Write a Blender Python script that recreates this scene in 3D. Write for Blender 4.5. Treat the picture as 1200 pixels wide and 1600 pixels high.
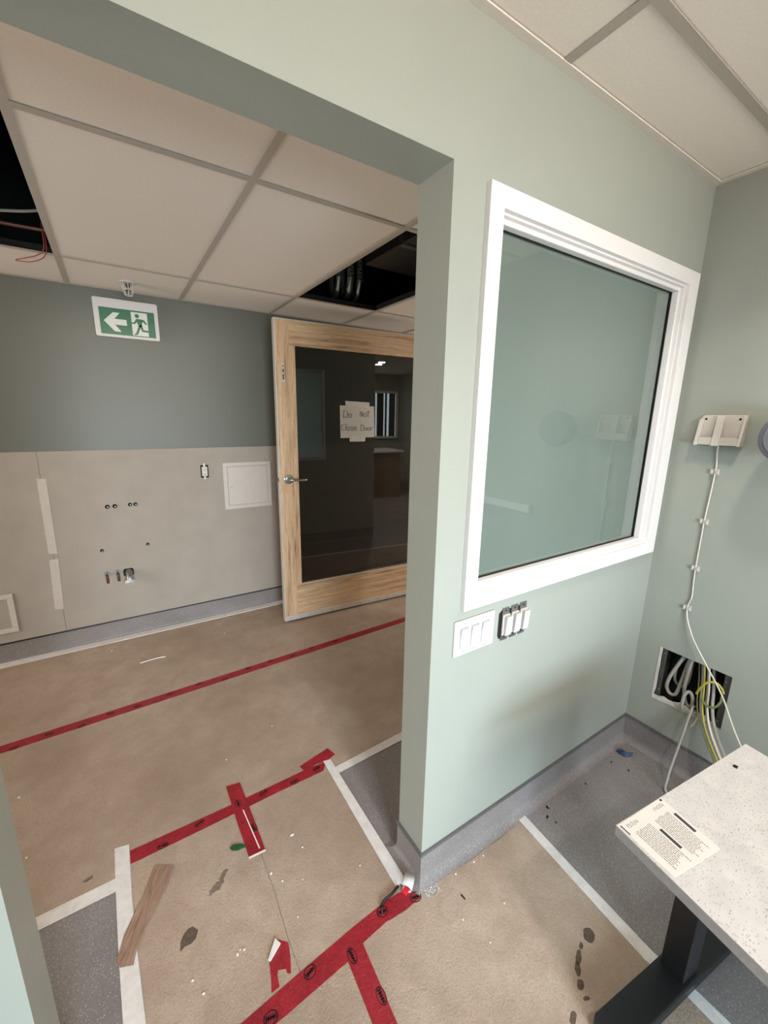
import bpy, math, random
from mathutils import Matrix, Vector
random.seed(7)
S = bpy.context.scene
C = S.collection
for o in list(bpy.data.objects): bpy.data.objects.remove(o)

# ------------------------------------------------------------------ camera
cam_d = bpy.data.cameras.new('camera'); cam = bpy.data.objects.new('camera', cam_d); C.objects.link(cam)
cam_d.sensor_fit = 'HORIZONTAL'; cam_d.sensor_width = 36.0; cam_d.lens = 644.75 / 1200 * 36.0
cam_d.clip_start = 0.02
cam.matrix_world = Matrix(((0.84121, 0.10779, -0.52985, -0.7283), (-0.54044, 0.19799, -0.81775, -0.8519),
                           (0.01676, 0.97426, 0.2248, 1.5808), (0, 0, 0, 1)))
S.camera = cam
# ------------------------------------------------------------------ world, exposure
w = bpy.data.worlds.new('world'); S.world = w; w.use_nodes = True
w.node_tree.nodes['Background'].inputs[0].default_value = (0.55, 0.62, 0.7, 1)
w.node_tree.nodes['Background'].inputs[1].default_value = 0.3
S.view_settings.view_transform = 'Standard'; S.view_settings.look = 'None'
S.view_settings.gamma = 1; S.view_settings.use_curve_mapping = False
S.view_settings.exposure = 0.42


def area(name, loc, target, sx, sy, power, col, disk=False, spread=180):
    l = bpy.data.lights.new(name, 'AREA'); l.energy = power; l.color = col
    l.shape = 'DISK' if disk else 'RECTANGLE'; l.size = sx
    if not disk: l.size_y = sy
    l.spread = math.radians(spread)
    o = bpy.data.objects.new(name, l); C.objects.link(o); o.location = loc
    d = Vector(target) - Vector(loc); o.rotation_euler = d.to_track_quat('-Z', 'Y').to_euler()
    return o


WARM = (1.0, 0.86, 0.72); DAY = (0.68, 0.86, 1.0); NEUT = (1.0, 0.94, 0.87)
# recessed downlights of the near room, its rear window, the corridor's own light at its far left end, the next room, plus two added fills
area('downlight_lamp_a', (0.80, -0.53, 2.452), (0.80, -0.53, 0), 0.11, 0, 3.6, NEUT, True, spread=110)
area('downlight_lamp_b', (-0.15, -1.50, 2.452), (-0.15, -1.50, 0), 0.11, 0, 10.0, NEUT, True, spread=140)
area('rear_window_daylight', (-0.60, -3.15, 1.00), (-0.05, 0, 0.30), 1.3, 0.9, 38.0, DAY, spread=90)
area('rear_warm_fill', (-0.45, -3.15, 2.0), (-0.30, 0, 2.0), 1.4, 0.6, 18.0, WARM, spread=90)  # added warm panel behind the camera, brightens the header; no fitting there
area('corridor_left_daylight', (-3.75, 1.3, 1.3), (0, 1.3, 1.0), 1.4, 1.7, 42.0, NEUT)
area('corridor_right_fill', (3.75, 1.3, 1.3), (0, 1.3, 1.0), 1.4, 1.7, 31.0, NEUT)  # added fill at the right end, brightens left jamb and door
area('next_room_lamp_a', (2.72, -1.50, 2.452), (2.72, -1.50, 0), 0.11, 0, 24.0, NEUT, True)
area('next_room_lamp_b', (2.80, -1.78, 2.452), (2.80, -1.78, 0), 0.11, 0, 24.0, NEUT, True)

# ------------------------------------------------------------------ materials
def lin(c):
    f = lambda v: v / 12.92 if v <= 0.04045 else ((v + 0.055) / 1.055) ** 2.4
    return tuple(f(v / 255.0) for v in c) + (1.0,)


class N:
    def __init__(s, name):
        s.m = bpy.data.materials.new(name); s.m.use_nodes = True; s.t = s.m.node_tree
        s.b = s.t.nodes['Principled BSDF']; s.out = s.t.nodes['Material Output']
        s.tc = s.t.nodes.new('ShaderNodeTexCoord')
    def n(s, kind, **kw):
        x = s.t.nodes.new('ShaderNode' + kind)
        for k, v in kw.items(): setattr(x, k, v)
        return x
    def link(s, a, b): s.t.links.new(a, b)
    def coord(s, scale=(1, 1, 1), world=False, rot=(0, 0, 0)):
        mp = s.n('Mapping'); mp.inputs['Scale'].default_value = scale; mp.inputs['Rotation'].default_value = rot
        if world:
            g = s.n('NewGeometry'); s.link(g.outputs['Position'], mp.inputs['Vector'])
        else: s.link(s.tc.outputs['Object'], mp.inputs['Vector'])
        return mp.outputs['Vector']
    def noise(s, vec, scale, detail=3, rough=0.55, dist=0.0):
        x = s.n('TexNoise'); x.inputs['Scale'].default_value = scale; x.inputs['Detail'].default_value = detail
        x.inputs['Roughness'].default_value = rough; x.inputs['Distortion'].default_value = dist
        s.link(vec, x.inputs['Vector']); return x.outputs['Fac']
    def ramp(s, fac, stops):
        r = s.n('ValToRGB'); e = r.color_ramp.elements
        while len(e) < len(stops): e.new(0.5)
        for i, (p, c) in enumerate(stops):
            e[i].position = p; e[i].color = c if len(c) == 4 else lin(c)
        s.link(fac, r.inputs['Fac']); return r.outputs['Color']
    def mix(s, fac, a, b, blend='MIX'):
        x = s.n('Mix', data_type='RGBA', blend_type=blend)
        for k, v in ((0, fac), (6, a), (7, b)):
            if hasattr(v, 'links') or hasattr(v, 'is_linked'): s.link(v, x.inputs[k])
            else: x.inputs[k].default_value = v
        return x.outputs[2]
    def bump(s, h, strength, dist=0.002):
        x = s.n('Bump'); x.inputs['Strength'].default_value = strength; x.inputs['Distance'].default_value = dist
        s.link(h, x.inputs['Height']); s.link(x.outputs['Normal'], s.b.inputs['Normal'])
    def base(s, c):
        if isinstance(c, tuple): s.b.inputs['Base Color'].default_value = c
        else: s.link(c, s.b.inputs['Base Color'])
    def set(s, rough=0.5, metal=0.0, spec=None):
        s.b.inputs['Roughness'].default_value = rough; s.b.inputs['Metallic'].default_value = metal
        if spec is not None: s.b.inputs['Specular IOR Level'].default_value = spec
        return s.m


def plain(name, c, rough=0.5, metal=0.0, var=0.06, scale=30, bump=0.0, spec=None):
    k = N(name); v = k.coord(); f = k.noise(v, scale)
    a = lin(c); d = tuple(x * (1 - var) for x in a[:3]) + (1,); u = tuple(min(1, x * (1 + var)) for x in a[:3]) + (1,)
    k.base(k.ramp(f, [(0.3, d), (0.7, u)]))
    if bump: k.bump(k.noise(v, scale * 8, 2), bump, 0.0008)
    return k.set(rough, metal, spec)


M = {}
def wall_paint(name, c):
    k = N(name); v = k.coord(world=True); f = k.noise(v, 2.2, 4)
    a = lin(c); k.base(k.ramp(f, [(0.25, tuple(x * 0.96 for x in a[:3]) + (1,)), (0.75, tuple(x * 1.03 for x in a[:3]) + (1,))]))
    k.bump(k.noise(v, 420, 2), 0.10, 0.0006); return k.set(0.42, 0, 0.35)
M['sage'] = wall_paint('sage_paint', (157, 160, 150))
M['sage_dark'] = wall_paint('darker_sage_paint', (104, 105, 96))  # darker tone of the same sage, for the far wall
M['gypsum'] = plain('gypsum_board_paper', (162, 152, 141), 0.85, var=0.05, scale=6, bump=0.12)
M['jointtape'] = plain('joint_tape', (192, 183, 173), 0.9, var=0.05, scale=25)
M['tile'] = plain('ceiling_tile', (226, 215, 203), 0.9, var=0.03, scale=120, bump=0.25)
M['tile_near'] = plain('lightened_ceiling_tile', (241, 229, 216), 0.9, var=0.03, scale=120, bump=0.25)  # same tile lightened; the near ceiling's extra brightness is put into its colour
M['grid'] = plain('grid_bar_enamel', (178, 168, 156), 0.5, var=0.02)
M['white_trim'] = plain('white_trim_paint', (230, 225, 222), 0.32, var=0.015, scale=14, bump=0.03)
M['white_plastic'] = plain('white_plastic', (200, 196, 193), 0.35, var=0.01)
M['cream_plastic'] = plain('cream_plastic', (206, 198, 187), 0.35, var=0.02)
M['old_white'] = plain('dull_white_enamel', (196, 187, 177), 0.5, var=0.03)
M['alu'] = plain('brushed_aluminium', (214, 208, 200), 0.42, 0.35, var=0.05)
M['chrome'] = plain('satin_chrome', (198, 197, 192), 0.22, 1.0, var=0.03)
M['steel'] = plain('galvanised_steel', (150, 150, 148), 0.42, 0.9, var=0.12, scale=40)
M['bright_foil'] = plain('bright_foil_conduit', (214, 212, 206), 0.25, 0.8, var=0.1, scale=60)
M['dull_steel'] = plain('dull_box_steel', (96, 96, 94), 0.5, 0.7, var=0.15)
M['black_metal'] = plain('black_powder_coat', (24, 24, 25), 0.42, 0.0, var=0.2, scale=60, bump=0.06)
M['dark'] = plain('near_black_shade', (20, 19, 18), 0.9, var=0.2)  # near-black colour stands in for unlit depth, as above the ceiling
M['black_plastic'] = plain('black_plastic', (18, 18, 18), 0.4)
M['copper'] = plain('tarnished_copper', (104, 70, 55), 0.4, 0.7, var=0.2)
M['grey_cable'] = plain('grey_cable_jacket', (160, 154, 146), 0.45, var=0.05)
M['white_cable'] = plain('white_cable_jacket', (214, 208, 196), 0.4, var=0.03)
M['yellow_cable'] = plain('yellow_earth_wire', (186, 170, 62), 0.4, var=0.05)
M['green_cable'] = plain('green_earth_wire', (110, 122, 66), 0.4, var=0.1)
M['red_cable'] = plain('red_wire', (150, 52, 44), 0.45)
M['grey_fixture'] = plain('grey_fixture_plastic', (104, 104, 110), 0.45, var=0.04)
M['grey_light'] = plain('pale_grey_plastic', (158, 160, 158), 0.4, var=0.03)
M['sign_green'] = plain('sign_green', (16, 96, 62), 0.35, var=0.02)
M['sign_white'] = plain('sign_pale', (206, 208, 200), 0.35, var=0.02)
M['paper'] = plain('white_sheet_paper', (214, 207, 200), 0.8, var=0.02)
M['ink'] = plain('pen_ink', (52, 50, 56), 0.7)
M['grey_ink'] = plain('small_print_ink', (104, 100, 97), 0.8)
M['green_scrap'] = plain('green_plastic_scrap', (40, 84, 48), 0.45, var=0.2)
M['blue_scrap'] = plain('blue_plastic_scrap', (44, 64, 96), 0.35, var=0.3, scale=60)
M['chip_white'] = plain('white_debris', (236, 230, 222), 0.7)
M['torn'] = plain('torn_gypsum', (206, 198, 188), 0.95, var=0.12, scale=60, bump=0.4)
M['print'] = plain('black_tape_print', (34, 12, 16), 0.45, var=0.3, scale=200)
M['blind'] = plain('blind_fabric', (168, 184, 190), 0.7)
M['lam_wood'] = plain('counter_front', (120, 92, 72), 0.5, var=0.1)

def mk_paper():
    k = N('floor_protection_paper'); v = k.coord(world=True)
    big = k.noise(v, 1.6, 5, 0.6); med = k.noise(v, 9, 5, 0.65, 0.4); fine = k.noise(v, 150, 3)
    c = k.ramp(big, [(0.30, (152, 130, 112)), (0.52, (174, 153, 135)), (0.72, (188, 169, 152))])
    c = k.mix(k.ramp(med, [(0.42, (0, 0, 0, 1)), (0.72, (0.55, 0.55, 0.55, 1))]), c, lin((150, 130, 112)))
    sm = k.noise(k.coord((5, 16, 5), True, (0, 0, 0.5)), 2.3, 5, 0.7, 1.2)
    c = k.mix(k.ramp(sm, [(0.66, (0, 0, 0, 1)), (0.74, (0.5, 0.5, 0.5, 1))]), c, lin((132, 112, 94)))
    dust = k.noise(v, 55, 4, 0.7)
    c = k.mix(k.ramp(dust, [(0.68, (0, 0, 0, 1)), (0.80, (0.55, 0.55, 0.55, 1))]), c, lin((222, 210, 196)))
    gr = k.noise(v, 210, 4, 0.75); c = k.mix(k.ramp(gr, [(0.36, (0.45, 0.45, 0.45, 1)), (0.5, (0, 0, 0, 1))]), c, lin((136, 116, 98)))
    sk = k.noise(k.coord((30, 9, 10), True, (0, 0, 0.8)), 2.0, 6, 0.75, 1.5)
    c = k.mix(k.ramp(sk, [(0.68, (0, 0, 0, 1)), (0.73, (0.55, 0.55, 0.55, 1))]), c, lin((126, 106, 90)))
    k.base(c)
    h = k.mix(0.5, fine, k.noise(v, 34, 6, 0.75, 1.4)); k.bump(h, 0.7, 0.004)
    return k.set(0.72, 0, 0.3)
M['kraft'] = mk_paper()

def mk_vinyl():
    k = N('speckled_grey_vinyl'); v = k.coord(world=True)
    c = k.ramp(k.noise(v, 3, 3), [(0.3, (122, 115, 112)), (0.7, (140, 133, 131))])
    vo = k.n('TexVoronoi'); vo.inputs['Scale'].default_value = 170; k.link(v, vo.inputs['Vector'])
    c = k.mix(k.ramp(vo.outputs['Distance'], [(0.22, (0.42, 0.42, 0.42, 1)), (0.36, (0, 0, 0, 1))]), c, lin((88, 83, 82)))
    v2 = k.n('TexVoronoi'); v2.inputs['Scale'].default_value = 140; k.link(k.coord((1, 1, 1), True, (0.4, 0.2, 0.7)), v2.inputs['Vector'])
    c = k.mix(k.ramp(v2.outputs['Distance'], [(0.16, (0.42, 0.42, 0.42, 1)), (0.27, (0, 0, 0, 1))]), c, lin((204, 200, 197)))
    k.base(c); k.bump(k.noise(v, 300, 2), 0.25, 0.001); return k.set(0.42, 0, 0.4)
M['vinyl'] = mk_vinyl()
M['cap'] = plain('grey_cap_strip', (92, 90, 88), 0.4, var=0.05)

def mk_red():
    k = N('red_sheathing_tape'); v = k.coord(world=True)
    c = k.ramp(k.noise(v, 14, 4), [(0.3, (134, 20, 34)), (0.7, (162, 32, 44))])
    sc = k.noise(k.coord((20, 90, 20), True, (0, 0, 0.2)), 3, 6, 0.75, 0.8)
    c = k.mix(k.ramp(sc, [(0.56, (0, 0, 0, 1)), (0.70, (0.45, 0.45, 0.45, 1))]), c, lin((206, 104, 106)))
    dk_ = k.noise(k.coord((9, 9, 9), True), 5, 6, 0.8, 1.0); c = k.mix(k.ramp(dk_, [(0.34, (0.6, 0.6, 0.6, 1)), (0.45, (0, 0, 0, 1))]), c, lin((104, 18, 30)))
    fl_ = k.noise(v, 170, 4, 0.8); c = k.mix(k.ramp(fl_, [(0.65, (0, 0, 0, 1)), (0.74, (0.45, 0.45, 0.45, 1))]), c, lin((214, 140, 138)))
    k.base(c); k.bump(k.noise(v, 60, 6, 0.75, 0.8), 0.8, 0.003); return k.set(0.36, 0, 0.5)
M['red'] = mk_red()
M['bright_red'] = plain('bright_red_tape_end', (232, 40, 60), 0.4)

def mk_white_tape():
    k = N('white_masking_tape'); v = k.coord(world=True)
    c = k.ramp(k.noise(v, 26, 5, 0.7), [(0.3, (206, 200, 195)), (0.65, (226, 220, 215))])
    cr = k.noise(k.coord((60, 8, 20), True), 2, 5, 0.7, 0.5)
    c = k.mix(k.ramp(cr, [(0.66, (0, 0, 0, 1)), (0.73, (0.5, 0.5, 0.5, 1))]), c, lin((150, 144, 140)))
    k.base(c); k.bump(k.noise(v, 60, 4), 0.3, 0.001); return k.set(0.6)
M['wtape'] = mk_white_tape()

def mk_brown_tape():
    k = N('brown_packing_tape'); v0 = k.coord((1, 1, 1), True, (0, 0, -1.12))
    mp = k.n('Mapping'); mp.inputs['Scale'].default_value = (7, 80, 10); k.link(v0, mp.inputs['Vector']); v = mp.outputs['Vector']
    c = k.ramp(k.noise(v, 1.6, 6, 0.75, 0.6), [(0.32, (112, 84, 68)), (0.48, (150, 120, 102)), (0.62, (166, 138, 120)), (0.76, (206, 182, 164))])
    k.base(c); k.bump(k.noise(v, 3, 5, 0.7), 0.6, 0.002); return k.set(0.3)
M['btape'] = mk_brown_tape()

def mk_wood(name, horizontal):
    k = N(name)
    sc = (1.2, 8, 26) if horizontal else (26, 8, 1.2)
    v = k.coord(sc); f = k.noise(v, 2.0, 6, 0.62, 0.5); g = k.noise(k.coord(tuple(x * 4 for x in sc)), 3, 3)
    c = k.ramp(f, [(0.30, (140, 104, 74)), (0.46, (208, 172, 136)), (0.75, (236, 206, 170))])
    c = k.mix(k.ramp(g, [(0.55, (0, 0, 0, 1)), (0.75, (0.6, 0.6, 0.6, 1))]), c, lin((118, 88, 62)))
    k.base(c); k.bump(g, 0.08, 0.001); return k.set(0.42, 0, 0.35)
M['wood_v'] = mk_wood('oak_veneer_upright', False); M['wood_h'] = mk_wood('oak_veneer_across', True)

def mk_desk():
    k = N('flecked_white_laminate'); v = k.coord()
    c = k.ramp(k.noise(v, 16, 4), [(0.3, (190, 185, 182)), (0.7, (206, 200, 196))])
    vv = k.n('TexVoronoi'); vv.inputs['Scale'].default_value = 120; k.link(k.coord((1, 1.7, 1)), vv.inputs['Vector'])
    c = k.mix(k.ramp(vv.outputs['Distance'], [(0.16, (0.6, 0.6, 0.6, 1)), (0.32, (0, 0, 0, 1))]), c, lin((150, 142, 134)))
    s2 = k.noise(v, 90, 4, 0.7); c = k.mix(k.ramp(s2, [(0.60, (0, 0, 0, 1)), (0.70, (0.6, 0.6, 0.6, 1))]), c, lin((186, 180, 174)))
    v3 = k.n('TexVoronoi'); v3.inputs['Scale'].default_value = 45; k.link(k.coord((1, 2.2, 1)), v3.inputs['Vector'])
    c = k.mix(k.ramp(v3.outputs['Distance'], [(0.08, (0.8, 0.8, 0.8, 1)), (0.14, (0, 0, 0, 1))]), c, lin((138, 126, 116)))
    k.base(c); return k.set(0.35, 0, 0.4)
M['desk'] = mk_desk()
M['desk_edge'] = plain('grey_laminate_edge', (170, 165, 162), 0.5, var=0.08, scale=90)

def mk_glass(name, tint, refl):
    k = N(name); t = k.t; t.nodes.remove(k.b)
    tr = k.n('BsdfTransparent'); tr.inputs['Color'].default_value = tint
    gl = k.n('BsdfGlossy'); gl.inputs['Roughness'].default_value = 0.0
    fr = k.n('Fresnel'); fr.inputs['IOR'].default_value = refl
    ge = k.n('NewGeometry'); sub = k.n('Math', operation='SUBTRACT'); sub.inputs[0].default_value = 1.0; k.link(ge.outputs['Backfacing'], sub.inputs[1])
    mul = k.n('Math', operation='MULTIPLY'); k.link(fr.outputs[0], mul.inputs[0]); k.link(sub.outputs[0], mul.inputs[1])
    mx = k.n('MixShader'); k.link(mul.outputs[0], mx.inputs[0]); k.link(tr.outputs[0], mx.inputs[1]); k.link(gl.outputs[0], mx.inputs[2])
    k.link(mx.outputs[0], k.out.inputs['Surface']); return k.m
M['dark_glass'] = mk_glass('dark_tinted_glass', (0.29, 0.285, 0.255, 1), 1.9)
M['clear_glass'] = mk_glass('clear_glass', (0.97, 0.985, 0.98, 1), 2.1)

def mk_frost():
    k = N('teal_frosted_glass'); t = k.t; t.nodes.remove(k.b)
    v = k.coord(world=True)
    c = k.ramp(k.noise(v, 1.5, 2), [(0.3, (134, 148, 142)), (0.7, (140, 154, 147))])
    c2 = k.ramp(k.noise(v, 1.5, 2), [(0.3, (176, 192, 184)), (0.7, (182, 198, 189))])
    d = k.n('BsdfDiffuse'); k.link(c, d.inputs['Color'])
    tl = k.n('BsdfTranslucent'); k.link(c2, tl.inputs['Color'])
    m1 = k.n('MixShader'); m1.inputs[0].default_value = 0.45; k.link(d.outputs[0], m1.inputs[1]); k.link(tl.outputs[0], m1.inputs[2])
    k.link(m1.outputs[0], k.out.inputs['Surface']); return k.m
M['frost'] = mk_frost()

def mk_clear():
    k = N('clear_sticky_film'); t = k.t; t.nodes.remove(k.b); v = k.coord()
    tr = k.n('BsdfTransparent'); tr.inputs['Color'].default_value = (0.97, 0.96, 0.95, 1)
    gl = k.n('BsdfGlossy'); gl.inputs['Roughness'].default_value = 0.12
    b = k.n('Bump'); b.inputs['Strength'].default_value = 1.0; b.inputs['Distance'].default_value = 0.01
    k.link(k.noise(v, 90, 4, 0.6, 0.6), b.inputs['Height']); k.link(b.outputs[0], gl.inputs['Normal'])
    df = k.n('BsdfDiffuse'); df.inputs['Color'].default_value = (0.8, 0.77, 0.74, 1)
    m0 = k.n('MixShader'); k.link(k.ramp(k.noise(k.coord(), 120, 4, 0.7), [(0.45, (0.05, 0.05, 0.05, 1)), (0.65, (0.7, 0.7, 0.7, 1))]), m0.inputs[0]); k.link(tr.outputs[0], m0.inputs[1]); k.link(df.outputs[0], m0.inputs[2])
    mx = k.n('MixShader'); mx.inputs[0].default_value = 0.2; k.link(m0.outputs[0], mx.inputs[1]); k.link(gl.outputs[0], mx.inputs[2])
    k.link(mx.outputs[0], k.out.inputs['Surface']); return k.m
M['clear'] = mk_clear()

def mk_stain(name, c, a):
    k = N(name); t = k.t
    tr = k.n('BsdfTransparent'); df = k.n('BsdfDiffuse'); df.inputs['Color'].default_value = lin(c); t.nodes.remove(k.b)
    f = k.ramp(k.noise(k.coord(), 60, 4), [(0.3, (a * 0.6,) * 3 + (1,)), (0.7, (a,) * 3 + (1,))])
    mx = k.n('MixShader'); k.link(f, mx.inputs[0]); k.link(tr.outputs[0], mx.inputs[1]); k.link(df.outputs[0], mx.inputs[2])
    k.link(mx.outputs[0], k.out.inputs['Surface']); return k.m
M['stain'] = mk_stain('dried_spill', (96, 82, 70), 0.48)
M['smudge'] = mk_stain('faint_smudge', (100, 86, 74), 0.28)

def emit(name, c, s):
    k = N(name); e = k.n('Emission'); e.inputs[0].default_value = c; e.inputs[1].default_value = s
    k.t.nodes.remove(k.b); k.link(e.outputs[0], k.out.inputs['Surface']); return k.m
M['lamp'] = emit('downlight_diffuser', (1, 0.93, 0.84, 1), 14.0)
M['sky_pane'] = emit('daylit_pane', (0.75, 0.9, 1, 1), 3.0)

# ------------------------------------------------------------------ mesh helpers
POS = {}
class MB:
    def __init__(s): s.v = []; s.f = []
    def add(s, vs, fs):
        k = len(s.v); s.v += [tuple(v) for v in vs]; s.f += [tuple(i + k for i in f) for f in fs]; return s
    def box(s, x0, x1, y0, y1, z0, z1):
        v = [(x, y, z) for z in (z0, z1) for y in (y0, y1) for x in (x0, x1)]
        return s.add(v, [(0, 2, 3, 1), (4, 5, 7, 6), (0, 1, 5, 4), (2, 6, 7, 3), (0, 4, 6, 2), (1, 3, 7, 5)])
    def prism(s, poly, a, b, axis='z'):
        ar = sum(poly[i][0] * poly[(i + 1) % len(poly)][1] - poly[(i + 1) % len(poly)][0] * poly[i][1] for i in range(len(poly)))
        p = list(poly) if ar > 0 else list(poly)[::-1]; n = len(p)
        mk = {'z': lambda u, v, h: (u, v, h), 'y': lambda u, v, h: (u, h, v), 'x': lambda u, v, h: (h, u, v)}[axis]
        v = [mk(u, q, a) for u, q in p] + [mk(u, q, b) for u, q in p]
        fs = [tuple(range(n))[::-1], tuple(range(n, 2 * n))] + [(i, (i + 1) % n, n + (i + 1) % n, n + i) for i in range(n)]
        if axis == 'y': fs = [f[::-1] for f in fs]
        return s.add(v, fs)
    def cyl(s, p0, p1, r0, r1=None, n=20):
        r1 = r0 if r1 is None else r1; p0 = Vector(p0); p1 = Vector(p1); d = (p1 - p0).normalized()
        a = d.orthogonal().normalized(); b = d.cross(a)
        v = [p + (a * math.cos(t) + b * math.sin(t)) * r for p, r in ((p0, r0), (p1, r1)) for t in [2 * math.pi * i / n for i in range(n)]]
        return s.add(v, [tuple(range(n))[::-1], tuple(range(n, 2 * n))] + [(i, (i + 1) % n, n + (i + 1) % n, n + i) for i in range(n)])
    def ring(s, c, d, ro, ri, h, n=28):
        c = Vector(c); d = Vector(d).normalized(); a = d.orthogonal().normalized(); b = d.cross(a); v = []
        for hh, r in ((0, ro), (h, ro), (h, ri), (0, ri)):
            v += [c + d * hh + (a * math.cos(2 * math.pi * i / n) + b * math.sin(2 * math.pi * i / n)) * r for i in range(n)]
        f = []
        for k in range(4):
            k2 = (k + 1) % 4
            f += [(k * n + i, k * n + (i + 1) % n, k2 * n + (i + 1) % n, k2 * n + i) for i in range(n)]
        return s.add(v, f)
    def lathe(s, c, d, prof, n=28):
        c = Vector(c); d = Vector(d).normalized(); a = d.orthogonal().normalized(); b = d.cross(a); v = []
        for h, r in prof: v += [c + d * h + (a * math.cos(2 * math.pi * i / n) + b * math.sin(2 * math.pi * i / n)) * r for i in range(n)]
        f = [(k * n + i, k * n + (i + 1) % n, (k + 1) * n + (i + 1) % n, (k + 1) * n + i) for k in range(len(prof) - 1) for i in range(n)]
        f += [tuple(range(n))[::-1], tuple(range((len(prof) - 1) * n, len(prof) * n))]
        return s.add(v, f)
    def tube(s, pts, r, n=10, sub=7):
        P = [Vector(p) for p in pts]; Q = []
        if len(P) > 2 and sub > 1:
            E = [2 * P[0] - P[1]] + P + [2 * P[-1] - P[-2]]
            for i in range(1, len(E) - 2):
                for j in range(sub):
                    t = j / sub
                    Q.append(0.5 * (2 * E[i] + (E[i + 1] - E[i - 1]) * t + (2 * E[i - 1] - 5 * E[i] + 4 * E[i + 1] - E[i + 2]) * t * t
                                    + (3 * E[i] - E[i - 1] - 3 * E[i + 1] + E[i + 2]) * t ** 3))
            Q.append(P[-1])
        else: Q = P
        v = []; a = None
        for i, q in enumerate(Q):
            d = (Q[min(i + 1, len(Q) - 1)] - Q[max(i - 1, 0)]).normalized()
            a = d.orthogonal().normalized() if a is None else (a - d * a.dot(d)).normalized()
            b = d.cross(a)
            v += [q + (a * math.cos(2 * math.pi * k / n) + b * math.sin(2 * math.pi * k / n)) * r for k in range(n)]
        m = len(Q)
        f = [(i * n + k, i * n + (k + 1) % n, (i + 1) * n + (k + 1) % n, (i + 1) * n + k) for i in range(m - 1) for k in range(n)]
        f += [tuple(range(n))[::-1], tuple(range((m - 1) * n, m * n))]
        return s.add(v, f)
    def xf(s, M4): s.v = [tuple(M4 @ Vector(v)) for v in s.v]; return s
    def build(s, name, mat, parent=None, bevel=0.0, smooth=False, seg=2, origin=None):
        c = Vector(((min(v[0] for v in s.v) + max(v[0] for v in s.v)) / 2, (min(v[1] for v in s.v) + max(v[1] for v in s.v)) / 2, min(v[2] for v in s.v)))
        if origin is not None: c = Vector(origin)
        me = bpy.data.meshes.new(name); me.from_pydata([tuple(Vector(v) - c) for v in s.v], [], s.f); me.update()
        me.materials.append(mat)
        if smooth: me.polygons.foreach_set('use_smooth', [True] * len(me.polygons))
        o = bpy.data.objects.new(name, me); C.objects.link(o)
        if parent is not None: o.parent = parent; o.location = c - POS[parent.name]
        else: o.location = c
        POS[o.name] = c
        if bevel:
            b = o.modifiers.new('bevel', 'BEVEL'); b.width = bevel; b.segments = seg; b.limit_method = 'ANGLE'; b.angle_limit = math.radians(40)
        if smooth:
            try: me.set_sharp_from_angle(angle=math.radians(38))
            except Exception: pass
        return o

def tag(o, label=None, cat=None, group=None, kind=None):
    if label: o['label'] = label
    if cat: o['category'] = cat
    if group: o['group'] = group
    if kind: o['kind'] = kind
    return o
def empty(name, loc, label=None, cat=None, group=None, kind=None):
    o = bpy.data.objects.new(name, None); C.objects.link(o); o.location = loc; o.empty_display_size = 0.05
    POS[o.name] = Vector(loc); return tag(o, label, cat, group, kind)
def dup(o, d, parent=None):
    d = Vector(d); c = o.copy(); C.objects.link(c)
    if parent is not None: c.parent = parent
    else: c.location = o.location + d
    POS[c.name] = POS[o.name] + d
    for ch in o.children: dup(ch, d, c)
    return c

# ================================================================== SETTING
T = 0.1344; D = 2.4443; XR = 1.3118; HN = 2.4642; HF = 2.3218; HH = 2.1628; XL = -0.99; TOP = 3.0
GZ = 1.3366; BB = 0.1316
tag(MB().box(-4.2, 4.2, -3.4, 2.7, -0.1, 0).build('floor', M['vinyl']), kind='structure')
p = MB()
p.box(-4.0, XL, 0, T, 0, TOP).box(XL, 0, 0, T, HH, TOP).box(0, 0.157, 0, T, 0, TOP)
p.box(0.157, 1.2, 0, T, 0, 1.057).box(0.157, 1.2, 0, T, 2.097, TOP).box(1.2, 1.85, 0, T, 0, TOP)
p.box(1.85, 2.85, 0, T, 2.34, TOP).box(2.85, 4.0, 0, T, 0, TOP)
tag(p.build('wall_middle', M['sage']), kind='structure')
wr = tag(MB().box(XR, XR + 0.12, -3.3, -0.372, 0, TOP).box(XR, XR + 0.12, -0.10, 0, 0, TOP)
         .box(XR, XR + 0.12, -0.372, -0.10, 0, 0.30).box(XR, XR + 0.12, -0.372, -0.10, 0.556, TOP).build('wall_right', M['sage']), kind='structure')
wb = tag(MB().box(-4.0, 4.0, D, D + 0.12, 0, HF + 0.02).build('wall_back', M['sage_dark']), kind='structure')
tag(MB().box(-4.0, 4.0, D, D + 0.12, HF + 0.02, TOP).build('wall_back_upper', M['dark']), kind='structure')  # walls above the ceiling coloured near-black in place of shade
tag(MB().box(-4.0, 4.0, T + 0.001, T + 0.01, HF + 0.03, TOP).build('wall_middle_upper', M['dark']), kind='structure')
tag(MB().box(-4.12, -4.0, -3.3, 2.56, 0, TOP).build('wall_left', M['sage']), kind='structure')
tag(MB().box(4.0, 4.12, -3.3, 2.56, 0, TOP).build('wall_far_right', M['sage']), kind='structure')
tag(MB().box(-4.12, 4.12, -3.42, -3.3, 0, TOP).build('wall_rear', M['sage']), kind='structure')
tag(MB().box(-2.3, -2.2, -3.3, 0, 0, HN).build('wall_near_left', M['sage']), kind='structure')
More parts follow.
